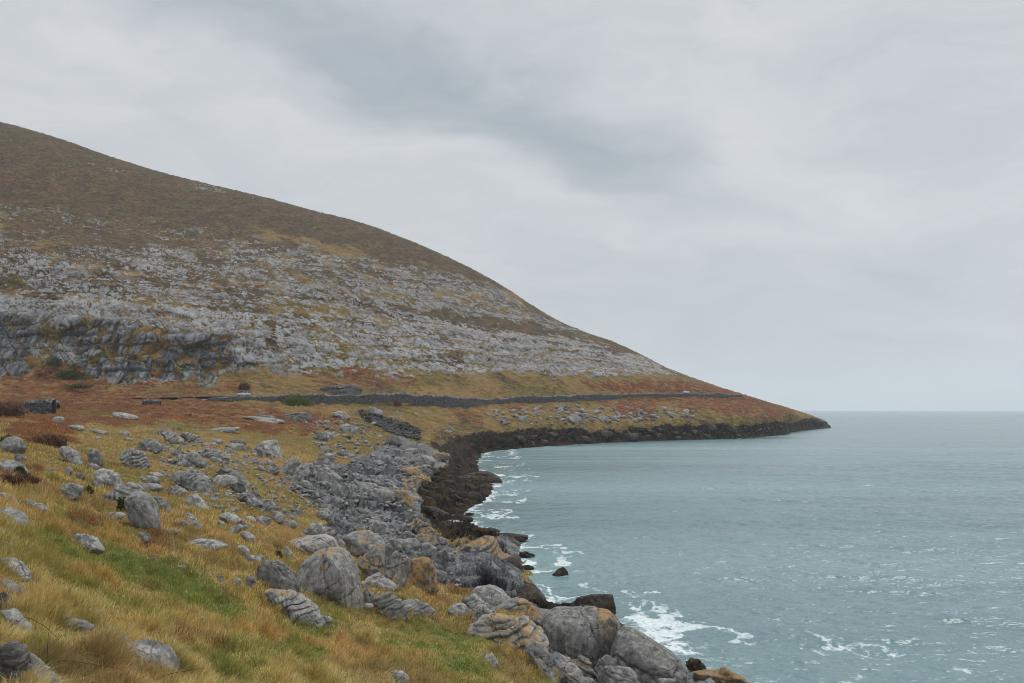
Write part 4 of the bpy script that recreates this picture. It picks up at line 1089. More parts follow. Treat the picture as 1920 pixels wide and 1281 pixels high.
rock('knobbly ridge backed rock above the layered barrel boulder', [(252, 842), (258, 828), (272, 823), (290, 824), (302, 836), (300, 842), (276, 848)], 'block', 1.0, lean=60, group=GT)
rock('smooth pale sloping rock in the middle of the upper boulder belt', [(323, 864), (334, 853), (348, 852), (364, 862), (376, 873), (358, 876), (334, 870)], 'round', 1.1, group=GT)
rock('dark rounded rock behind the smooth pale sloping rock', [(344, 854), (358, 847), (372, 853), (384, 868), (380, 876), (362, 870)], 'round', 0.85, group=GT)
rock('large craggy rock of upright splinters in the boulder belt', [(318, 896), (330, 885), (350, 882), (374, 888), (392, 902), (402, 920), (384, 924), (356, 918), (332, 908)], 'layer', 0.95, lean=-60, group=GT, cat='boulder', name='boulder')
rock('smooth pale oval boulder right of the craggy splintered rock', [(394, 904), (404, 893), (422, 890), (438, 895), (446, 906), (436, 914), (412, 912)], 'round', 1.15, group=GT, cat='boulder', name='boulder')
rock('bright pale rock like a loaf on tan grass below the craggy rock', [(345, 938), (352, 928), (364, 926), (376, 934), (390, 952), (378, 956), (360, 950), (348, 946)], 'round', 1.3, group=GT)
rock('striped pale rock between egg shaped boulder and craggy rock', [(308, 920), (318, 911), (330, 910), (348, 922), (346, 932), (330, 932), (316, 928)], 'layer', 1.05, lean=-40, group=GT)
rock('pointed rock shaped like a fin right of the egg shaped boulder', [(284, 940), (290, 929), (300, 930), (312, 942), (320, 954), (310, 958), (294, 950)], 'shard', 1.0, group=GT)
rock('long low slab, the upper of two above the egg shaped boulder', blob(280, 907, 42, 15, 6, 42), 'round', 1.05, group=GT, cat='slab', name='rock_slab')
rock('long low slab, the lower of two above the egg shaped boulder', blob(280, 919, 46, 13, 6, 43), 'round', 0.95, group=GT, cat='slab', name='rock_slab')
rock('thin pale slab just above the two long low slabs', blob(290, 895, 32, 9, 8, 44), 'round', 1.15, group=GT, cat='slab', name='rock_slab')
rock('dark flat cap resting on a pale stone at the edge of the bracken', blob(446, 836, 30, 12, 4, 45), 'layer', 0.7, group=GT, lean=5)
rock('pale stone under the dark flat cap at the edge of the bracken', blob(442, 844, 34, 13, 8, 46), 'round', 1.15, group=GT)
rock('pair of thin leaning slabs at the top left of the boulder belt', [(300, 812), (312, 806), (326, 812), (342, 826), (340, 834), (322, 828), (306, 822)], 'layer', 1.1, lean=-35, group=GT)
rock('low dark ridge right of the thin leaning slabs', blob(358, 830, 46, 16, 18, 47), 'layer', 0.95, lean=-25, group=GT)
rock('pale jagged stone below the bracken middle', blob(404, 832, 30, 9, 2, 48), 'layer', 1.2, group=GT)
rock('wide dark layered slab stack in the upper belt', [(372, 854), (390, 842), (412, 846), (430, 858), (428, 864), (402, 860), (380, 858)], 'layer', 0.85, lean=-18, group=GT)
rock('ridge of split grey rock, its upper left length', [(438, 932), (452, 922), (470, 930), (490, 942), (486, 950), (464, 944), (446, 938)], 'layer', 1.05, lean=-35, group=GT)
rock('ridge of split grey rock, its lower right length', [(476, 946), (490, 936), (506, 938), (522, 952), (524, 962), (506, 962), (488, 956)], 'layer', 0.95, lean=-35, group=GT)
rock('dark slab in the belt above the smooth pale oval boulder', [(400, 886), (418, 874), (436, 882), (456, 892), (462, 902), (444, 898), (416, 894)], 'layer', 0.8, lean=-22, group=GT)
rock('small grey block by the grass right of the pale oval boulder', blob(458, 918, 20, 18, 30, 49), 'block', 1.1, group=GT)
rock('black shadowed crag under the pale oval boulder', blob(446, 926, 30, 20, 15, 50), 'layer', 0.6, group=GT)
rock('pale flat rock like a plank in the lower belt', [(406, 968), (420, 962), (438, 965), (452, 976), (446, 981), (424, 976)], 'round', 1.3, group=GT)
rock('dark triangular rock joined to the end of the plank like rock', [(444, 984), (450, 974), (460, 980), (470, 990), (466, 996), (450, 990)], 'shard', 0.75, group=GT)
rock('striped pointed rock below the dark triangular rock', blob(440, 1001, 30, 15, -25, 51), 'layer', 1.1, lean=25, group=GT)
rock('pale sloping stone lowest in the lower belt', blob(464, 1014, 34, 16, 28, 52), 'round', 1.15, group=GT)
rock('bright white oval stone on tan grass in the lower belt', blob(468, 979, 22, 11, 12, 53), 'round', 1.4, group=GT)
rock('flat layered stone right of the bright white oval stone', blob(492, 984, 32, 16, 5, 54), 'layer', 1.05, lean=0, group=GT)
rock('rounded layered boulder at the right of the lower belt', blob(517, 980, 28, 22, 12, 55), 'layer', 1.05, lean=-5, group=GT)
rock('low brown grey stone right below the rounded layered boulder', blob(544, 988, 26, 12, 5, 56), 'round', 0.95, group=GT)
rock('pale feather shaped stone left of the plank like rock', [(343, 966), (350, 960), (360, 966), (374, 978), (366, 980), (350, 974)], 'shard', 1.3, group=GT)
rock('low grey rock patch at the left of the lower belt', blob(338, 994, 24, 18, 10, 57), 'block', 0.9, group=GT)
rock('low cracked rock right of the low grey rock patch', blob(364, 992, 32, 12, 10, 58), 'layer', 0.95, group=GT)
rock('dark low stones against the foot of the egg shaped boulder', blob(316, 1002, 40, 9, 4, 59), 'layer', 0.8, group=GT)
rock('small pale peaked stone above the striped pointed rock', blob(413, 988, 16, 11, 20, 60), 'shard', 1.25, group=GT)
rock('small upright stone left of the long smooth pale rock', blob(128, 892, 13, 18, 25, 61), 'shard', 1.1, group=GS)
rock('low stone right of the small upright stone', blob(150, 899, 22, 12, 5, 62), 'block', 0.95, group=GS)
rock('leaning fin of rock between ivy and the layered slab', blob(182, 918, 18, 26, -25, 63), 'shard', 1.05, group=GS)
rock('small grey stone above the long smooth pale rock', blob(174, 879, 20, 10, 8, 64), 'block', 1.0, group=GS)
rock('line of low stone in the grass below the ivy patched rock', blob(90, 884, 26, 7, 6, 65), 'round', 1.0, group=GS)
rock('upper thin diagonal rock rib at the left edge', [(-4, 924), (8, 925), (20, 934), (32, 946), (22, 945), (6, 934)], 'layer', 1.2, lean=-40, group=GS)
rock('thin diagonal rock rib in grass right of the upper left rib', blob(64, 952, 48, 10, 22, 66), 'layer', 1.2, lean=-25, group=GS)
rock('pale sloping rock rib at the left edge above the brown tussocks', [(-4, 956), (12, 951), (30, 960), (44, 970), (50, 984), (30, 976), (6, 966)], 'round', 1.25, group=GS)
rock('low pale ledge left of the egg shaped boulder', blob(214, 972, 38, 11, 5, 67), 'layer', 1.15, lean=0, group=GS)
rock('pale pitted rock like a bone beside the green grass', [(130, 1006), (142, 1001), (158, 1002), (174, 1010), (190, 1028), (182, 1034), (164, 1022), (146, 1014)], 'block', 1.3, group=GS)
rock('small layered stone cut by the left edge of the picture', blob(4, 1028, 36, 13, 5, 68), 'layer', 1.15, group=GS)
rock('dark squat stone below the egg shaped boulder', blob(268, 1014, 28, 17, 12, 69), 'block', 0.85, group=GS)
rock('long pale rib by the left edge above the bluish rock', [(-4, 1048), (14, 1047), (34, 1060), (54, 1078), (50, 1084), (28, 1072)], 'round', 1.25, group=GS)
rock('smooth bluish rock at the left edge', [(-6, 1088), (10, 1083), (22, 1094), (42, 1114), (34, 1122), (8, 1118)], 'block', 1.1, group=GS)
rock('dark block below the smooth bluish rock at the left edge', [(-8, 1112), (6, 1108), (18, 1122), (22, 1144), (8, 1152), (-8, 1150)], 'block', 0.65, group=GS)
rock('pale rock half under dead stems at the left edge', [(-6, 1148), (12, 1144), (34, 1154), (56, 1172), (62, 1188), (40, 1186), (10, 1176)], 'block', 1.15, group=GS)
rock('flat holed rock slab in the grass at lower left, the left one', [(84, 1168), (100, 1159), (122, 1158), (144, 1166), (166, 1180), (158, 1192), (122, 1192), (94, 1180)], 'layer', 1.1, 0.1, lean=0, group=GS)
rock('flat pale slab with an orange spot right of the flat holed slab', [(152, 1202), (172, 1195), (190, 1184), (208, 1190), (226, 1200), (242, 1210), (210, 1214), (172, 1210)], 'layer', 1.15, 0.15, lean=5, group=GS)
rock('arched pale rock curling out of the tan grass at lower left', [(226, 1228), (240, 1210), (262, 1204), (284, 1208), (310, 1222), (330, 1246), (326, 1256), (300, 1252), (250, 1238)], 'round', 1.2, group=GS)
rock('dark layered rock in the bottom left corner', [(-10, 1218), (12, 1207), (34, 1212), (44, 1230), (42, 1262), (30, 1300), (-10, 1306)], 'layer', 0.55, lean=0, group=GS)
rock('pale splintered rock beside the dark corner rock', [(38, 1232), (52, 1228), (72, 1246), (94, 1272), (104, 1300), (60, 1305), (38, 1280)], 'layer', 1.15, lean=-45, group=GS)
rock('long low pale ledge in grass right of the green patch', [(345, 1018), (366, 1013), (396, 1015), (422, 1024), (410, 1028), (372, 1026)], 'layer', 1.25, lean=-5, group=GS)
rock('tiny bright white stone in the green grass', blob(338, 1067, 20, 7, 3, 70), 'round', 1.5, group=GS)
rock('tiny upright pale stone near the bright green grass', blob(288, 1058, 8, 14, -15, 71), 'shard', 1.2, group=GS)
rock('small split stone left of the squarish dark boulder', blob(411, 1093, 18, 14, 25, 72), 'layer', 1.05, group=GS)
rock('low dark and pale stone beside the grey pointed stone', blob(438, 1097, 28, 12, 0, 73), 'layer', 0.95, group=GS)
rock('grey pointed stone at the left foot of the squarish dark boulder', [(456, 1096), (462, 1082), (471, 1077), (478, 1086), (479, 1100), (466, 1102)], 'shard', 0.95, group=GB)
rock('pale knob of rock above the row leading to the squarish dark boulder', blob(455, 1039, 26, 14, 25, 74), 'round', 1.25, group=GB)
rock('grassy striped knob joining the squarish dark boulder', blob(480, 1056, 32, 16, 5, 75), 'layer', 1.15, lean=30, group=GB)
rock('small pale block between the pale knob and the striped knob', blob(463, 1054, 16, 14, 0, 76), 'block', 1.15, group=GB)
rock('narrow leaning stone by a dark ivy clump above the squarish boulder', blob(540, 1046, 12, 22, -28, 77), 'shard', 1.2, group=GB)
rock('tiny white chip on the slope below the brown shrub', blob(183, 826, 7, 8, 0, 78), 'round', 1.6, group=GS)
rock('pale stones on the brow below the short stone wall', blob(108, 793, 22, 12, 5, 79), 'round', 1.25, group=GS)
rock('pale flat stone right of the stones on the brow', blob(142, 805, 28, 8, 8, 80), 'round', 1.25, group=GS)
rock('low grey stones running along the bracken edge', blob(180, 814, 38, 8, 6, 81), 'layer', 1.1, group=GS)
rock('rounded stone at the bracken edge above the barrel boulder', blob(230, 817, 24, 10, 4, 82), 'round', 1.05, group=GS)
rock('smooth tan stone below the rounded bracken edge stone', blob(239, 828, 18, 7, 0, 83), 'round', 1.2, group=GS)
rock('low striped slab on the lower foreground slope below the grass bank', blob(385, 1170, 40, 9, 25, 84), 'layer', 1.1, lean=-25, group=GS)
# far down the meadow
rock('dark flat topped outcrop standing in the red bracken', [(524, 792), (526, 778), (548, 774), (580, 773), (585, 786), (570, 792), (545, 793)], 'layer', 0.75, lean=0, group=GF, cat='outcrop', name='outcrop', layer_t=0.3)
rock('pale low ledge running left from the dark flat topped outcrop', blob(490, 790, 80, 8, 5, 85), 'layer', 1.25, lean=0, group=GF, cat='outcrop', name='outcrop')
rock('pale flat pavement by the small green lawn in the bracken', blob(420, 810, 62, 9, -4, 86), 'layer', 1.2, lean=0, group=GF, cat='outcrop', name='outcrop')
rock('pale pavement strip beside the leftmost green lawn', blob(232, 784, 56, 9, 8, 87), 'layer', 1.3, lean=0, group=GF, cat='outcrop', name='outcrop')
rock('small round boulder between dark outcrop and the scree', blob(612, 795, 14, 8, 0, 88), 'round', 1.1, group=GF)
rock('tilted pale pavement above the grass left of the scree', blob(640, 786, 34, 14, 12, 89), 'layer', 1.2, lean=-10, group=GF, cat='outcrop', name='outcrop')
rock('grey pavement below the tilted pale pavement', blob(652, 812, 44, 16, 8, 90), 'layer', 1.1, lean=-10, group=GF, cat='outcrop', name='outcrop')
rock('dark hump paired with a pale one on the far grass', blob(603, 828, 26, 16, 25, 91), 'round', 0.75, group=GF)
rock('pale hump behind the dark hump on the far grass', blob(616, 822, 24, 12, 20, 92), 'round', 1.2, group=GF)
rock('pale flat stone on far grass below the paired humps', blob(606, 846, 20, 10, 5, 93), 'block', 1.1, group=GF)
rock('round pale stone above the angular upturned block', blob(617, 863, 18, 14, 0, 94), 'round', 1.25, group=GF)
rock('low dark rock line left of the grey shore slabs', blob(645, 856, 30, 12, 15, 95), 'layer', 0.85, group=GF)
rock('bare grey face in the bank under the long wall', blob(703, 780, 30, 16, 15, 96), 'block', 1.0, group=GF, cat='outcrop', name='outcrop')


# packed shore rocks: smaller ones, one object each
def scatter(poly, n, wr, asp, style, tone, labelf, group, seed, lichen=0.0, wet=0.0, tilt=12):
    R = random.Random(seed)
    x0 = min(q[0] for q in poly); x1 = max(q[0] for q in poly); y0 = min(q[1] for q in poly); y1 = max(q[1] for q in poly)
    k = 0; tries = 0; pts = []
    while k < n and tries < n * 80:
        tries += 1
        x = R.uniform(x0, x1); y = R.uniform(y0, y1)
        if not bool(in_poly(np.array([x]), np.array([y]), poly)[0]):
            continue
        w = R.uniform(*wr) * (0.55 + 0.45 * (y - y0) / (y1 - y0 + 1)) * (1.5 if R.random() < 0.12 else 1)
        if any((x - a) ** 2 + (2.0 * (y - b)) ** 2 < (0.5 * (w + c)) ** 2 for a, b, c in pts):
            continue
        pts.append((x, y, w))
        h = w * R.uniform(*asp)
        st = R.choice(style)
        rock(labelf(st), blob(x, y, w, h, R.uniform(-6, tilt * 2), R.randint(0, 99999)), st, R.uniform(*tone), lichen * R.choice([0, 0, 0.5, 1.0]), wet, group=group, lean=R.uniform(-60, 20), sink=0.25)
        k += 1


scatter([(560, 880), (640, 905), (700, 960), (760, 990), (800, 1015), (760, 1040), (700, 1020), (610, 985), (580, 940)], 30, (16, 44), (0.35, 0.65), ['round', 'block', 'layer'], (0.72, 1.05),
        lambda s: {'round': 'rounded', 'block': 'angular', 'layer': 'splintered'}[s] + ' grey rock packed in the middle of the grey shore slabs', 'rocks packed on the middle shore', 5, 0.25)
scatter([(620, 880), (720, 840), (800, 850), (820, 870), (780, 905), (730, 930), (660, 915)], 20, (14, 40), (0.28, 0.5), ['round', 'block', 'layer'], (0.75, 1.08),
        lambda s: {'round': 'rounded', 'block': 'angular', 'layer': 'splintered'}[s] + ' grey rock on the far shore slabs towards the dark scree', 'rocks packed on the far shore', 6, 0.35)
scatter([(690, 1010), (830, 1020), (850, 1050), (830, 1100), (880, 1130), (830, 1100), (770, 1050), (700, 1040)], 14, (20, 38), (0.5, 0.8), ['round', 'block'], (0.8, 1.05),
        lambda s: {'round': 'rounded', 'block': 'angular'}[s] + ' grey rock heaped between the gold capped block and the striped hump', 'rocks heaped by the striped hump', 7, 0.2)
scatter([(310, 840), (420, 850), (520, 870), (540, 900), (470, 880), (400, 880), (330, 880)], 22, (14, 32), (0.4, 0.7), ['block', 'layer', 'round'], (0.75, 1.1),
        lambda s: {'round': 'rounded', 'block': 'angular', 'layer': 'splintered'}[s] + ' stone in the upper boulder belt between bracken and grass', 'stones in the upper belt', 8)
scatter([(480, 870), (560, 880), (590, 930), (560, 930), (520, 900)], 12, (12, 26), (0.45, 0.8), ['block', 'layer', 'round'], (0.75, 1.0),
        lambda s: {'round': 'rounded', 'block': 'angular', 'layer': 'splintered'}[s] + ' stone under the leaning pale yellow slabs', 'stones below the yellow slabs', 9)
scatter([(560, 810), (690, 800), (720, 835), (640, 870), (590, 860)], 16, (8, 20), (0.3, 0.5), ['layer', 'round'], (0.95, 1.2),
        lambda s: {'round': 'small rounded', 'layer': 'small splintered'}[s] + ' pale stone on the far tan grass left of the scree', 'small stones on the far grass', 10)
scatter([(940, 770), (1280, 765), (1290, 785), (960, 798)], 16, (10, 26), (0.35, 0.55), ['layer', 'block'], (0.95, 1.2),
        lambda s: {'block': 'angular', 'layer': 'splintered'}[s] + ' pale outcrop on the grassy bank above the black headland shore', 'outcrops on the headland bank', 11)

rock('dark rough rock face in the bank above the long wall', [(592, 739), (600, 728), (618, 722), (640, 724), (655, 720), (676, 726), (684, 738), (650, 741), (615, 742)], 'layer', 0.5, lean=0, group=GF, cat='outcrop', name='outcrop', depth=4, layer_t=0.25)


scatter([(800, 880), (900, 855), (935, 905), (885, 955), (880, 990), (830, 1000), (790, 930)], 26, (16, 44), (0.25, 0.5), ['block', 'layer'], (0.7, 1.0),
        lambda s: {'block': 'angular', 'layer': 'splintered'}[s] + ' black wet rock on the weedy tidal ledges by the bay', 'black rocks on the tidal ledges', 12, 0, 0.9)
scatter([(960, 822), (1100, 812), (1300, 806), (1480, 800), (1470, 815), (1300, 824), (1000, 838)], 26, (16, 46), (0.25, 0.5), ['block', 'layer'], (0.7, 1.0),
        lambda s: {'block': 'angular', 'layer': 'splintered'}[s] + ' black wet rock along the foot of the headland', 'black rocks under the headland', 13, 0, 0.85)


def stone_heap(name, label, polys, n, wr, tone, wet, seed):
    """a spread of stones nobody could count, as one object"""
    rng = np.random.RandomState(seed)
    v0, f0 = ico(2)
    VS, FS, k = [], [], 0
    px0 = min(q[0] for _, p in polys for q in p)
    tries = 0
    while k < n and tries < n * 60:
        tries += 1
        i = rng.choice(len(polys), p=[w for w, _ in polys])
        poly = polys[i][1]
        x = rng.uniform(min(q[0] for q in poly), max(q[0] for q in poly)); y = rng.uniform(min(q[1] for q in poly), max(q[1] for q in poly))
        if not bool(in_poly(np.array([x]), np.array([y]), poly)[0]):
            continue
        g = surf(x, y); w = rng.uniform(*wr) * rng.uniform(0.6, 1.2) * g.y / F
        q = v0.copy()
        for _ in range(7):
            nv = rng.randn(3); nv /= np.linalg.norm(nv)
            ex = np.maximum(q @ nv - rng.uniform(0.45, 0.8), 0)
            q = q - nv[None] * ex[:, None]
        a = rng.uniform(0, 6.28); c, s_ = math.cos(a), math.sin(a)
        q = q * np.array([0.62, 0.5, 0.36]) * w
        q[:, 2] += q[:, 0] * rng.uniform(-.4, .4)
        q = np.stack([q[:, 0] * c - q[:, 1] * s_, q[:, 0] * s_ + q[:, 1] * c, q[:, 2]], -1)
        VS.append(q + np.array([g.x, g.y, g.z + 0.08 * w])); FS.append(f0 + k * len(v0)); k += 1
    V = np.concatenate(VS); o0 = V.mean(0)
    ob = mesh_obj(name, V - o0, np.concatenate(FS), ROCK_MAT, smooth=False, attrs={'groove': ('FLOAT', np.zeros(len(V))), 'crust': ('FLOAT', np.ones(len(V)))})
    ob.location = o0
    ob['tone'] = tone; ob['lichen'] = 0.0; ob['wet'] = wet; ob['streak'] = 0.3
    tag(ob, label, kind='stuff')


stone_heap('scree', 'dark scree of broken stone spilling down to the head of the bay', [(1.0, [(668, 770), (695, 778), (740, 792), (785, 806), (788, 826), (735, 816), (712, 802)])], 650, (4, 11), 0.32, 0.15, 3)
stone_heap('rubble', 'small broken stones strewn through the boulder belt and the shore', [(0.45, [(280, 825), (420, 835), (560, 870), (600, 950), (540, 985), (420, 975), (300, 900)]), (0.22, [(560, 880), (640, 880), (720, 840), (800, 860), (790, 910), (780, 960), (830, 1010), (760, 1050), (640, 1000), (590, 960)]),
            (0.10, [(560, 790), (700, 795), (720, 835), (620, 870)]), (0.13, [(900, 775), (1050, 762), (1300, 768), (1300, 788), (950, 800)]), (0.10, [(690, 1040), (830, 1060), (880, 1110), (960, 1150), (880, 1130), (800, 1100)])], 1150, (4, 13), 0.95, 0.0, 4)


# ------------------------------------------------------------------ grass and bracken: real blades over the meadow
def blade_material():
    m, N = new_mat('blades')
    c = N.attr('tint').outputs['Color']
    d = N.n('ShaderNodeBsdfDiffuse', {0: c})
    t = N.n('ShaderNodeBsdfTranslucent', {0: c})
    mx = N.n('ShaderNodeMixShader', {0: 0.25, 1: d.outputs[0], 2: t.outputs[0]})
    N.t.links.new(mx.outputs[0], N.n('ShaderNodeOutputMaterial').inputs[0])
    return m


BLADE_MAT = blade_material()


def build_grass(n_total):
    rng = np.random.RandomState(77)
    P = G_P; nc, nr = P.shape[:2]
    sx = G_PX; sy = G_PY
    dux = np.diff(sx, axis=0)[:, :-1]; duy = np.diff(sy, axis=0)[:, :-1]
    dvy = np.diff(sy, axis=1)[:-1, :]
    area = np.abs(dux * dvy)
    Yq = P[:-1, :-1, 1]
    front = (np.diff(sy, axis=1)[:-1, :] < 0)
    inframe = ((sx[:-1, :-1] > -60) & (sx[:-1, :-1] < 1500) & (sy[:-1, :-1] < 1330) & (sy[:-1, :-1] > 700)).astype(float)
    wgt = area * front * G_VEG[:-1, :-1] ** 2 * (Yq < 345) * (Yq > 4) * (0.12 + 0.88 * inframe) * np.where(Yq > 150, 0.55, 1.0)
    cum = np.cumsum(wgt.ravel()); cum /= cum[-1]
    q = np.searchsorted(cum, rng.rand(n_total)); q = np.minimum(q, wgt.size - 1)
    i, j = np.unravel_index(q, wgt.shape)
    a = rng.rand(n_total)[:, None]; b = rng.rand(n_total)[:, None]
    p = (P[i, j] * (1 - a) + P[i + 1, j] * a) * (1 - b) + (P[i, j + 1] * (1 - a) + P[i + 1, j + 1] * a) * b
    X, Y = p[:, 0].astype(np.float32), p[:, 1].astype(np.float32)
    zb = L_ZB[i, j]; zg = L_ZG[i, j]
    # tussocks: blades fountain out from a centre
    sz = np.where(Y < 60, 1.25, 0.7)
    f1, f2, r1, r2, ox, oy = worley(X * sz + (fbm(X / 1.3, Y / 1.3, octv=2, seed=3) - .5) * 0.8, Y * sz, seed=81)
    ht = np.clip(1.25 - 1.1 * f1, 0.25, 1.2) * (0.55 + 0.9 * r1)
    patch = fbm(X / 6, Y / 9, octv=4, seed=82)
    patch2 = fbm(X / 1.7, Y / 2.2, octv=3, seed=83)
    wind = fbm(X / 3, Y / 3, octv=2, seed=84)
    L = (0.12 + 0.21 * ht) * (0.65 + 0.6 * rng.rand(n_total)) * (0.75 + 0.6 * patch)
    g = np.clip(zg * 0.92 + 0.08 * (patch > 0.5) + (patch2 - 0.5) * 1.8 * (zg > 0.03) + (patch - 0.5) * 1.2 * (zg > 0.03), 0, 1)
    L *= (1 - 0.55 * g)
    ang = np.arctan2(oy, ox) + rng.randn(n_total) * 1.3
    lean = np.clip(0.30 + 1.1 * f1 + 0.5 * (wind - 0.4), 0.2, 1.25) * (0.6 + 0.7 * rng.rand(n_total))
    ld = np.stack([np.cos(ang) * lean + 0.28, np.sin(ang) * lean - 0.10, np.zeros(n_total)], -1)
    up = np.array([0, 0, 1.0])[None]
    w = np.maximum(0.0065, 0.62 * Y / F) * (0.7 + 0.6 * rng.rand(n_total))
    yaw = rng.rand(n_total) * 1.6 - 0.8
    wd = np.stack([np.cos(yaw), np.sin(yaw), np.zeros(n_total)], -1) * (w * 0.5)[:, None]
    Lc = L[:, None]
    p0 = p - up * 0.04
    p1 = p0 + Lc * (up * 0.55 + ld * 0.30)
    p2 = p0 + Lc * (up * np.clip(0.95 - 0.42 * lean, 0.30, 1)[:, None] + ld * 0.85)
    V = np.stack([p0 - wd, p0 + wd, p1 - wd * 0.8, p1 + wd * 0.8, p2], 1).reshape(-1, 3)
    k = np.arange(n_total)[:, None] * 5
    tri = np.concatenate([k + np.array([[0, 1, 3]]), k + np.array([[0, 3, 2]]), k + np.array([[2, 3, 4]])], 1).reshape(-1, 3)
    # colours of the blades
    rr = rng.rand(n_total)
    col = lambda r, gg, bb: np.array([[r, gg, bb]])
    mixc = lambda A_, B_, f: A_ * (1 - f[:, None]) + B_ * f[:, None]
    straw, ochre, olive = col(.56, .43, .23), col(.40, .275, .105), col(.215, .19, .06)
    grn, brk, brn = col(.17, .20, .055), col(.235, .092, .042), col(.19, .125, .075)
    c = mixc(ochre * np.ones((n_total, 1)), straw, sstep(0.42, 0.66, patch2 * 0.6 + rr * 0.4))
    c = mixc(c, olive * np.ones_like(c), sstep(0.42, 0.60, (1 - r2) * 0.4 + patch * 0.45 + (1 - rr) * 0.2) * 0.85)
    c = mixc(c, brn * np.ones_like(c), sstep(0.56, 0.68, fbm(X / 2.6, Y / 4, octv=3, seed=85)) * 0.55)
    c = mixc(c, col(.40, .225, .10) * np.ones_like(c), sstep(0.56, 0.68, fbm(X / 5, Y / 7, octv=3, seed=86)) * 0.5)
    c = mixc(c, grn * (0.8 + 0.6 * rr[:, None]), sstep(0.25, 0.85, g) * (rng.rand(n_total) < 0.7))
    zbm = np.clip(zb * 1.15 + (patch2 - 0.5) * 1.3 * (zb > 0.04) + (patch - 0.5) * 0.9 * (zb > 0.04), 0, 1)
    isb = zbm > 0.30 + 0.4 * rng.rand(n_total)
    c = np.where(isb[:, None], mixc(brk * np.ones_like(c), brn * 0.9 * np.ones_like(c), sstep(0.4, 0.7, patch2 * .5 + rr * .5)), c)
    c = np.minimum(c * np.array([[1.12, 1.13, 1.02]]) * (0.78 + 1.05 * rng.rand(n_total) ** 1.5)[:, None], 0.8)
    cv = np.repeat(np.concatenate([c, np.ones((n_total, 1))], 1), 5, 0)
    for nm, sel, lb in (('grass', ~isb, 'tan, straw and green tussock grass covering the slope'), ('bracken', isb, 'dead red brown bracken spread over the meadow')):
        s5 = np.repeat(sel, 5); s3 = np.repeat(sel, 3)
        remap = np.cumsum(s5) - 1
        o = mesh_obj(nm, V[s5], remap[tri[s3]], BLADE_MAT, smooth=False, attrs={'tint': ('FLOAT_COLOR', cv[s5])})
        tag(o, lb, kind='stuff')


build_grass(520000)


# ------------------------------------------------------------------ road and dry stone walls
def road():
    px = np.arange(240, 1400, 3.0)
    t = np.interp(px, PXC, KNY[7]); Yc = np.exp(t)
    rows = []
    for off in (-2.6, -0.9, 0.9, 2.6):
        Yo = Yc + off
        z = np.maximum(base_at(px, np.log(Yc)), base_at(px, np.log(Yo))) + 0.12
        rows.append(np.stack([(px - 960) / F * Yo, Yo, z], -1))
    V = np.stack(rows, 1); n, m_ = V.shape[:2]
    idx = np.arange(n * m_).reshape(n, m_)
    q = np.stack([idx[:-1, :-1], idx[1:, :-1], idx[1:, 1:], idx[:-1, 1:]], -1).reshape(-1, 4)
    m, N = new_mat('asphalt')
    pos = N.n('ShaderNodeNewGeometry').outputs['Position']
    finish(N, N.mix(N.noise(pos, 1.5, 5, 0.7), (0.04, 0.04, 0.042), (0.075, 0.074, 0.072)), 0.9)
    tag(mesh_obj('road', V.reshape(-1, 3), q, m), 'narrow coast road behind the dry stone wall', kind='structure')


road()


def wall_material():
    m, N = new_mat('dry_stone')
    pos = N.n('ShaderNodeNewGeometry').outputs['Position']
    c = N.attr('cell').outputs['Fac']; gp = N.attr('gap').outputs['Fac']
    n = N.noise(pos, 6, 4, 0.7)
    col = N.mix(N.m('ADD', N.m('MULTIPLY', c, 0.7), N.m('MULTIPLY', n, 0.4)), (0.028, 0.028, 0.030), (0.165, 0.165, 0.168))
    top = N.attr('top').outputs['Fac']
    col = N.mix(N.m('MULTIPLY', top, N.ramp(n, 0.4, 0.6, 0.3, 0.9)), col, (0.33, 0.32, 0.29))
    col = N.mix(gp, col, (0.02, 0.02, 0.021))
    finish(N, col, 0.95, None, 0.1)
    return m


WALL_MAT = wall_material()


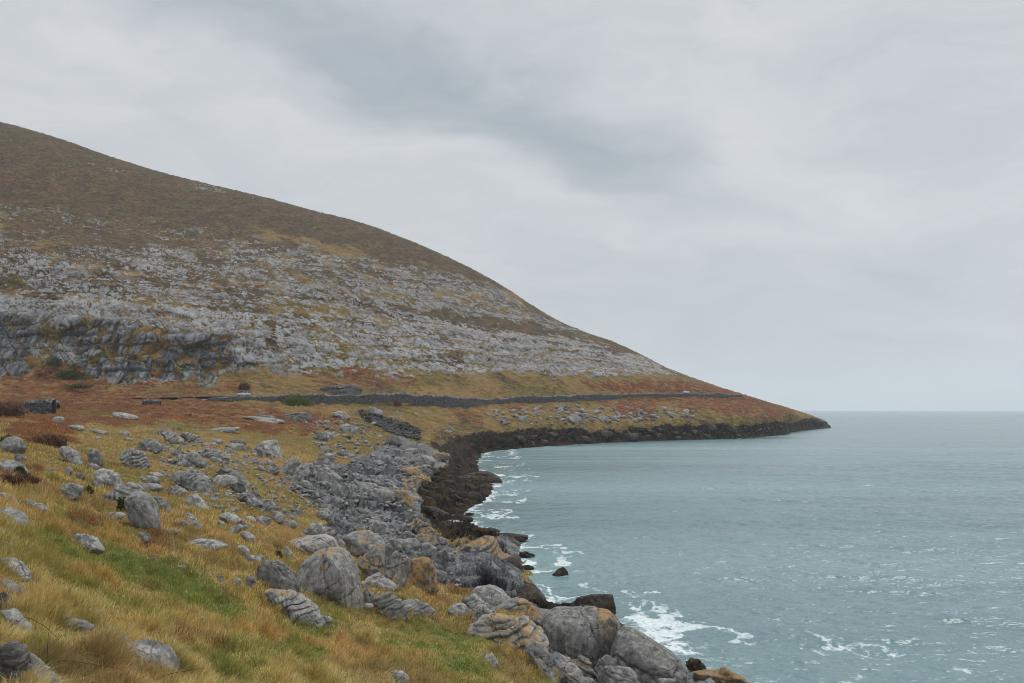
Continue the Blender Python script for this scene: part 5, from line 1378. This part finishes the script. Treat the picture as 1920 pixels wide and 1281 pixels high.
def stone_wall(label, rows, t_of, seed, thick=1.1, stone=0.62, cat='stone wall'):
    """rows: (px, foot row, top row); t_of(px) distance of the wall"""
    xs = [r[0] for r in rows]
    x0, x1 = xs[0], xs[-1]
    Ym = t_of((x0 + x1) / 2)
    npx = max(12, int((x1 - x0) / 0.55))
    px = np.linspace(x0, x1, npx)
    Y = np.array([t_of(p) for p in px])
    rag = (fbm(px / 9, px * 0 + seed, octv=4, seed=seed) - 0.5) * 9
    zf = EYE - (np.interp(px, xs, [r[1] for r in rows]) + 2.0 - HOR) / F * Y
    zt = EYE - (np.interp(px, xs, [r[2] for r in rows]) - HOR) / F * Y
    X = (px - 960) / F * Y
    s = np.concatenate([[0], np.cumsum(np.hypot(np.diff(X), np.diff(Y)))])
    nv = 16; nt = 5
    prof = [(0.0, k / nv) for k in range(nv + 1)] + [(k / nt, 1.0) for k in range(1, nt + 1)] + [(1.0, 0.55), (1.0, 0.0)]
    V, cell, gap, top = [], [], [], []
    for dth, v in prof:
        z = zf + (zt - zf) * v
        f1, f2, r1, r2, _, _ = worley(s / stone + 5 * (dth > 0.5), z / (stone * 0.62) + dth * 3, seed=seed)
        bulge = (0.5 - f1) * 0.16 + (r2 - 0.5) * 0.12
        topj = (r1 - 0.5) * 0.75 * (v > 0.9)
        V.append(np.stack([X, Y + dth * thick - bulge * (1 if dth < 0.5 else -1), z + topj + (fbm(s / 9, s * 0, octv=3, seed=seed + 3) - 0.5) * 1.3 * (v > 0.5)], -1))
        cell.append(r1); gap.append(np.clip(1 - (f2 - f1) / 0.22, 0, 1) ** 1.5); top.append(np.full(npx, 1.0 if (v > 0.93) else 0.0) * (r2 > 0.35))
    V = np.stack(V, 1)
    o0 = np.array([X[npx // 2], Y[npx // 2], zf[npx // 2]])
    V = V - o0
    n, m_ = V.shape[:2]
    idx = np.arange(n * m_).reshape(n, m_)
    q = np.stack([idx[:-1, :-1], idx[1:, :-1], idx[1:, 1:], idx[:-1, 1:]], -1).reshape(-1, 4)
    A_ = lambda l: np.stack(l, 1).ravel()
    ob = mesh_obj('stone_wall', V.reshape(-1, 3), q, WALL_MAT, smooth=False, attrs={'cell': ('FLOAT', A_(cell)), 'gap': ('FLOAT', A_(gap)), 'top': ('FLOAT', A_(top))})
    ob.location = o0
    tag(ob, label, cat, 'dry stone walls')
    return ob


w0 = lambda p: float(np.exp(np.interp(p, PXC, KNY[6])))
stone_wall('long dark dry stone wall holding up the coast road', [(372, 752, 748.5), (420, 752, 747), (450, 752, 745.5), (485, 754, 744), (520, 755, 743), (600, 756, 741), (660, 754, 739.5), (700, 755, 739), (740, 752, 739.5), (770, 755, 740)], w0, 101)
stone_wall('tall dark retaining wall face right of the long road wall', [(770, 756, 740), (790, 762, 740.5), (830, 765, 743), (872, 764, 746), (898, 758, 748.5), (926, 756, 749)], w0, 102)
stone_wall('dark road wall curving along the headland past the grassy gap', [(925, 758, 748), (950, 758, 746), (1000, 755, 744), (1050, 753, 742.5), (1100, 751, 741), (1150, 748.5, 739.5), (1165, 746, 739)], w0, 103)
stone_wall('thin farthest road wall running to the end of the headland', [(1167, 744, 739.6), (1240, 742, 738.6), (1300, 742.5, 738.2), (1350, 742, 738), (1392, 743, 739.6)], w0, 104)
gw = surf(84, 776)
stone_wall('short broken dry stone wall beside the brown thicket on the left', [(42, 760, 752), (56, 770, 750), (75, 774, 749), (97, 773, 750), (98, 772, 751)], lambda p: gw.y, 105, thick=1.4, stone=0.5)
stone_wall('low stub of wall just behind the short broken wall', [(88, 764, 750), (100, 765, 749), (107, 764, 753)], lambda p: gw.y + 8, 106, thick=1.4, stone=0.5)
gw2 = surf(285, 758)
stone_wall('low far wall end in bracken below the cliff', [(266, 759, 753), (285, 759, 752), (300, 758, 754)], lambda p: gw2.y, 107, thick=1.0, stone=0.5)


# ------------------------------------------------------------------ shrubs
def leaf_material(name, c1, c2):
    m, N = new_mat(name)
    r = N.attr('tint').outputs['Fac']
    col = N.mix(r, c1, c2)
    finish(N, col, 0.8, None, 0.2)
    return m


def shrub(label, px, py, wpx, hpx, mat, n, leaf, seed, name='shrub', cat='shrub', flat=0.6, stems=10, Y=None, group=None, aspect=1.0):
    g = surf(px, py) if Y is None else Vector(W3(px, py, Y))
    sc = g.y / F
    w, h = wpx * sc, hpx * sc
    t = thing(name, g, label, cat, group)
    rng = np.random.RandomState(seed)
    # clumps over a low mound
    ncl = 14
    cc = rng.randn(ncl, 3); cc /= np.linalg.norm(cc, axis=1, keepdims=True)
    cc[:, 2] = np.abs(cc[:, 2])
    cc *= rng.uniform(0.35, 0.95, (ncl, 1))
    k = rng.randint(0, ncl, n)
    v = rng.randn(n, 3); v /= np.linalg.norm(v, axis=1, keepdims=True)
    q = cc[k] * 0.72 + v * rng.uniform(0.15, 0.42, (n, 1)) * (1 + 0.0 * v)
    q[:, 2] = np.abs(q[:, 2])
    p = q * np.array([w / 2, w * flat / 2, h * 0.98])
    p[:, 2] = np.clip(p[:, 2], 0, None)
    d1 = rng.randn(n, 3); d1 /= np.linalg.norm(d1, axis=1, keepdims=True)
    d2 = np.cross(d1, rng.randn(n, 3)); d2 /= np.linalg.norm(d2, axis=1, keepdims=True)
    a = leaf * rng.uniform(0.6, 1.3, (n, 1))
    if aspect > 1:
        d1[:, 2] = np.abs(d1[:, 2]) + 0.6
    V = np.stack([p - d1 * a * aspect, p + d2 * a * 0.5, p + d1 * a * aspect, p - d2 * a * 0.5], 1).reshape(-1, 3)
    f = np.arange(n * 4).reshape(n, 4)
    mesh_obj('foliage', V, f, mat, t, smooth=False, attrs={'tint': ('FLOAT', np.repeat(rng.rand(n), 4))})
    # stems
    vs, fs = [], []
    for s_ in range(stems):
        e = cc[s_ % ncl] * np.array([w / 2, w * flat / 2, h * 0.9]) * 0.8
        b = np.array([rng.uniform(-.25, .25) * w, rng.uniform(-.1, .1) * w, -0.1])
        r = max(0.02, 0.012 * h)
        o = len(vs)
        for cpt, rad in ((b, r), ((b + e) / 2 + rng.randn(3) * 0.05 * h, r * 0.7), (e, r * 0.3)):
            for a_ in range(5):
                vs.append(cpt + np.array([math.cos(a_ * 1.2566) * rad, math.sin(a_ * 1.2566) * rad, 0]))
        for lv in range(2):
            for a_ in range(5):
                fs.append([o + lv * 5 + a_, o + lv * 5 + (a_ + 1) % 5, o + lv * 5 + 5 + (a_ + 1) % 5, o + lv * 5 + 5 + a_])
    mesh_obj('stem', np.array(vs), fs, TWIG, t)
    return t


m_, N_ = new_mat('twig')
finish(N_, (0.06, 0.038, 0.026, 1), 0.9)
TWIG = m_
LF_GREEN = leaf_material('bush_green', (0.055, 0.085, 0.018, 1), (0.15, 0.185, 0.045, 1))
LF_IVY = leaf_material('ivy_green', (0.018, 0.032, 0.010, 1), (0.06, 0.085, 0.022, 1))
LF_BROWN = leaf_material('brown_thicket', (0.060, 0.036, 0.026, 1), (0.20, 0.115, 0.075, 1))
LF_MOSS = leaf_material('moss', (0.035, 0.042, 0.012, 1), (0.10, 0.11, 0.03, 1))
shrub('bright green bush growing against the long road wall', 556, 762, 80, 27, LF_GREEN, 3600, 0.26, 11, Y=328)
shrub('dark brown leafless thicket left of the short broken wall', 16, 778, 110, 36, LF_BROWN, 4200, 0.10, 12, name='thicket', cat='thicket', flat=0.9, aspect=3, Y=150)
shrub('brown twiggy shrub on the slope above the moss topped boulder', 92, 836, 112, 22, LF_BROWN, 2600, 0.05, 13, name='thicket', cat='thicket', aspect=3)
shrub('low brown scrub at the left edge below the ivy patched rock', 22, 908, 110, 15, LF_BROWN, 2600, 0.04, 14, name='thicket', cat='thicket', aspect=3)
shrub('dark brown bush behind the blue car', 458, 731, 30, 22, LF_BROWN, 1500, 0.22, 15, name='thicket', cat='thicket', Y=350)
shrub('rusty brown shrub over the joint of the road walls', 746, 762, 22, 20, LF_BROWN, 1200, 0.2, 16, name='thicket', cat='thicket', Y=366)
shrub('dark green ivy patch at the left foot of the egg shaped boulder', 228, 968, 26, 30, LF_IVY, 1500, 0.05, 17, name='ivy_clump', cat='ivy')
shrub('dark green ivy patch right of the rough grey boulder', 158, 928, 24, 18, LF_IVY, 1100, 0.05, 18, name='ivy_clump', cat='ivy')
shrub('dark moss cushion on top of the round boulder at the left edge', 10, 832, 34, 20, LF_IVY, 1600, 0.045, 19, name='moss_cushion', cat='moss')
shrub('small dark ivy clump beside the narrow leaning stone', 522, 1048, 18, 16, LF_IVY, 900, 0.045, 20, name='ivy_clump', cat='ivy')
shrub('green gorse on the rust slope under the left cliff', 138, 712, 90, 24, LF_MOSS, 2200, 0.30, 21, name='gorse_bush', cat='bush', Y=352, group='gorse under the cliff')
shrub('smaller green gorse lower on the rust slope under the cliff', 150, 728, 60, 14, LF_MOSS, 1200, 0.28, 22, name='gorse_bush', cat='bush', Y=345, group='gorse under the cliff')
shrub('narrow green gorse at the top of the rust slope under the cliff', 100, 686, 36, 22, LF_MOSS, 1400, 0.28, 23, name='gorse_bush', cat='bush', Y=368, group='gorse under the cliff')

shrub('trailing ivy over the rock below the moss topped boulder', 36, 890, 40, 16, LF_IVY, 1300, 0.045, 24, name='ivy_clump', cat='ivy')


# dead bramble stems in the near left corner
def bramble(label, pts, r0, seed):
    P0 = surf(pts[0][0], min(pts[0][1], 1300))
    Yb = P0.y
    ctrl = [Vector(W3(x, y, Yb + k * 0.12)) for k, (x, y) in enumerate(pts)]
    n = 26
    line = []
    for i in range(n + 1):
        t = i / n * (len(ctrl) - 1); k = min(int(t), len(ctrl) - 2); u = t - k
        pm = ctrl[max(k - 1, 0)]; p1 = ctrl[k]; p2 = ctrl[k + 1]; p3 = ctrl[min(k + 2, len(ctrl) - 1)]
        line.append(0.5 * ((2 * p1) + (-pm + p2) * u + (2 * pm - 5 * p1 + 4 * p2 - p3) * u * u + (-pm + 3 * p1 - 3 * p2 + p3) * u ** 3))
    vs, fs = [], []
    R = random.Random(seed)
    for i, c in enumerate(line):
        rad = r0 * (1 - 0.75 * i / n)
        for a in range(6):
            vs.append((c.x + math.cos(a * 1.0472) * rad - line[0].x, c.y + math.sin(a * 1.0472) * rad - line[0].y, c.z + math.sin(a * 1.0472 + 1) * rad - line[0].z))
    for i in range(n):
        for a in range(6):
            fs.append([i * 6 + a, i * 6 + (a + 1) % 6, i * 6 + 6 + (a + 1) % 6, i * 6 + 6 + a])
    o = mesh_obj('bramble_stem', vs, fs, TWIG)
    o.location = line[0]
    tag(o, label, 'bramble', 'dead brambles')


bramble('long dead bramble arching from the left edge down across the pale splintered rock', [(-20, 1190), (30, 1205), (70, 1240), (105, 1290)], 0.008, 1)
bramble('dead bramble rising beside the flat holed slab', [(88, 1262), (90, 1200), (96, 1160)], 0.006, 2)
bramble('dark bramble loop over the pale rock at the left edge', [(10, 1210), (40, 1160), (80, 1172), (110, 1200)], 0.006, 3)
bramble('thin bramble running from the splintered rock to the arched rock', [(60, 1268), (110, 1240), (170, 1245), (230, 1255)], 0.005, 4)
bramble('thin dark bramble in the grass right of the arched rock', [(280, 1290), (305, 1268), (350, 1258), (390, 1252)], 0.006, 5)
bramble('short bramble twig over the smooth bluish rock', [(4, 1150), (20, 1118), (44, 1108)], 0.005, 6)


# ------------------------------------------------------------------ cars
def simple_mat(name, col, rough=0.4, spec=0.5, **kw):
    m, N = new_mat(name)
    finish(N, (*col, 1), rough, None, spec, **kw)
    return m


GLASS = simple_mat('car_glass', (0.03, 0.04, 0.05), 0.08, 0.6)
TYRE = simple_mat('tyre', (0.02, 0.02, 0.02), 0.85, 0.2)
RIM = simple_mat('rim', (0.45, 0.46, 0.47), 0.35, 0.5)
LAMP = simple_mat('headlight_glass', (0.75, 0.77, 0.78), 0.1, 0.6)


def loft(sections, name, mat, parent, bevel=0.05):
    """sections: list of closed rings of equal length"""
    bm = bmesh.new()
    rings = [[bm.verts.new(v) for v in r] for r in sections]
    n = len(rings[0])
    for a, b in zip(rings, rings[1:]):
        for i in range(n):
            bm.faces.new((a[i], a[(i + 1) % n], b[(i + 1) % n], b[i]))
    bm.faces.new(rings[0][::-1]); bm.faces.new(rings[-1])
    if bevel:
        bmesh.ops.bevel(bm, geom=[e for e in bm.edges], offset=bevel, segments=2, affect='EDGES', clamp_overlap=True)
    bmesh.ops.recalc_face_normals(bm, faces=bm.faces)
    me = bpy.data.meshes.new(name); bm.to_mesh(me); bm.free()
    me.materials.append(mat)
    o = bpy.data.objects.new(name, me); COL.objects.link(o); o.parent = parent
    return o


def disc(name, r, th, mat, parent, loc, seg=20):
    bm = bmesh.new()
    bmesh.ops.create_cone(bm, cap_ends=True, segments=seg, radius1=r, radius2=r, depth=th)
    for v in bm.verts:
        v.co = Vector((v.co.x, v.co.z, v.co.y))
    bmesh.ops.bevel(bm, geom=[e for e in bm.edges if len(e.link_faces) == 2 and e.calc_face_angle(0) > 1], offset=th * 0.2, segments=2, affect='EDGES')
    bmesh.ops.recalc_face_normals(bm, faces=bm.faces)
    me = bpy.data.meshes.new(name); bm.to_mesh(me); bm.free(); me.materials.append(mat)
    o = bpy.data.objects.new(name, me); COL.objects.link(o); o.parent = parent; o.location = loc
    return o


def car(name, label, loc, rotz, paint, L=4.3, Wd=1.75, H=1.5, wagon=True, stripe=None):
    """the car's nose points along local -X"""
    t = thing(name, loc, label, 'car', 'cars on the coast road', rotz)
    hw = Wd / 2
    ring = lambda x, zb, zt, w1, w2: [(x, -w1, zb), (x, w1, zb), (x, w1, (zb + zt) * .55), (x, w2, zt), (x, -w2, zt), (x, -w1, (zb + zt) * .55)]
    l = L / 2
    loft([ring(-l, .30, .62, hw * .80, hw * .72), ring(-l * .92, .22, .74, hw * .95, hw * .86), ring(-l * .45, .20, .88, hw, hw * .90), ring(-l * .3, .20, .95, hw, hw * .92),
          ring(l * .6, .20, .97, hw, hw * .92), ring(l * .95, .22, .93, hw * .96, hw * .86), ring(l, .32, .80, hw * .88, hw * .76)], 'body', paint, t, 0.04)
    xr = l * .88 if wagon else l * .62
    loft([[(-l * .42, -hw * .82, .90), (-l * .42, hw * .82, .90), (-l * .12, hw * .66, H - .03), (-l * .12, -hw * .66, H - .03)][0:4],
          [(0, -hw * .86, .94), (0, hw * .86, .94), (0, hw * .68, H), (0, -hw * .68, H)],
          [(xr * .6, -hw * .86, .95), (xr * .6, hw * .86, .95), (xr * .6, hw * .68, H), (xr * .6, -hw * .68, H)],
          [(xr + .15, -hw * .82, .94), (xr + .15, hw * .82, .94), (xr - .12, hw * .64, H - .08), (xr - .12, -hw * .64, H - .08)]], 'cabin', paint, t, 0.05)
    # glass, set a little proud of the cabin
    def pane(nm, quad):
        quad = [Vector(q) for q in quad]
        nrm = (quad[1] - quad[0]).cross(quad[3] - quad[0]).normalized()
        c = sum(quad, Vector()) / 4
        if nrm.dot(c - Vector((0.3, 0, 1.0))) < 0:
            nrm = -nrm
        f = [q + (c - q) * 0.10 + nrm * 0.035 for q in quad]; b = [q - nrm * 0.06 for q in f]
        loft([b, f], nm, GLASS, t, 0)
    pane('windscreen', [(-l * .42, -hw * .82, .90), (-l * .42, hw * .82, .90), (-l * .12, hw * .66, H - .03), (-l * .12, -hw * .66, H - .03)])
    pane('rear_window', [(xr + .15, -hw * .82, .94), (xr + .15, hw * .82, .94), (xr - .12, hw * .64, H - .08), (xr - .12, -hw * .64, H - .08)])
    for s in (-1, 1):
        pane('side_window', [(-l * .36, s * hw * .84, .95), (.02, s * hw * .86, .95), (.02, s * hw * .68, H), (-l * .12, s * hw * .67, H)])
        pane('side_window', [(.08, s * hw * .86, .95), (xr * .55, s * hw * .86, .95), (xr * .55, s * hw * .68, H), (.08, s * hw * .68, H)])
        pane('side_window', [(xr * .6, s * hw * .86, .95), (xr + .05, s * hw * .83, .95), (xr - .15, s * hw * .66, H - .06), (xr * .6, s * hw * .68, H)])
        for x in (-l * .62, l * .60):
            wh = disc('wheel', 0.32, 0.2, TYRE, t, (x, s * (hw - .06), 0.32))
            disc('rim', 0.2, 0.08, RIM, wh, (0, s * 0.075, 0))
        loft([[(-l * .93, s * hw * .42, .60), (-l * .93, s * hw * .80, .60), (-l * .86, s * hw * .80, .74), (-l * .88, s * hw * .42, .72)],
              [(-l * 1.005, s * hw * .42, .58), (-l * .99, s * hw * .74, .58), (-l * .955, s * hw * .74, .70), (-l * .97, s * hw * .42, .70)]], 'headlight', LAMP, t, 0.01)
        loft([[(-l * .30, s * hw * .86, .93), (-l * .24, s * hw * .86, .93), (-l * .24, s * hw * .86, 1.03), (-l * .30, s * hw * .86, 1.03)],
              [(-l * .30, s * hw * 1.08, .95), (-l * .25, s * hw * 1.08, .95), (-l * .25, s * hw * 1.08, 1.06), (-l * .30, s * hw * 1.08, 1.06)]], 'mirror', paint, t, 0.01)
        if stripe:
            loft([[(l * .05, s * hw * .97, .42), (l * .9, s * hw * .95, .42), (l * .9, s * hw * .93, .86), (l * .05, s * hw * .95, .86)],
                  [(l * .05, s * (hw * .97 + .06), .42), (l * .9, s * (hw * .95 + .06), .42), (l * .9, s * (hw * .93 + .06), .86), (l * .05, s * (hw * .95 + .06), .86)]], 'side_panel', stripe, t, 0.01)
    return t


def road_point(px):
    Yr = float(np.exp(np.interp(px, PXC, KNY[7])))
    return Yr


BLUE = simple_mat('silver_blue_paint', (0.48, 0.57, 0.64), 0.25, 0.6, **{'Metallic': 0.2})
CREAM = simple_mat('cream_paint', (0.78, 0.75, 0.66), 0.3, 0.5)
ORANGE = simple_mat('orange_panel', (0.85, 0.38, 0.10), 0.4, 0.4)
Y1 = road_point(456)
car('car', 'silver blue estate car on the coast road above the long wall', W3(456.5, 742.2, Y1), math.radians(34), BLUE)
Y2 = road_point(1287)
car('car', 'cream car with orange side panels far along the headland road', W3(1287, 737.0, Y2), math.radians(180 + 42), CREAM, L=3.9, H=1.55, stripe=ORANGE)


# ------------------------------------------------------------------ sea air
def haze():
    bm = bmesh.new()
    x0, x1, y0, y1, z0, z1 = -9500, 14500, -120, 15000, -9, 420
    vs = [bm.verts.new((x, y, z)) for z in (z0, z1) for y in (y0, y1) for x in (x0, x1)]
    for f in ((0, 1, 3, 2), (4, 6, 7, 5), (0, 4, 5, 1), (2, 3, 7, 6), (0, 2, 6, 4), (1, 5, 7, 3)):
        bm.faces.new([vs[i] for i in f])
    bmesh.ops.recalc_face_normals(bm, faces=bm.faces)
    me = bpy.data.meshes.new('haze'); bm.to_mesh(me); bm.free()
    m = bpy.data.materials.new('sea_air'); m.use_nodes = True
    N = NT(m.node_tree)
    v = N.n('ShaderNodeVolumePrincipled', {'Color': (0.88, 0.92, 0.97, 1), 'Density': 0.0001, 'Anisotropy': 0.2})
    N.t.links.new(v.outputs[0], N.n('ShaderNodeOutputMaterial').inputs['Volume'])
    me.materials.append(m)
    o = bpy.data.objects.new('haze', me); COL.objects.link(o)
    tag(o, 'thin sea haze softening the far headland and horizon', kind='stuff')


haze()
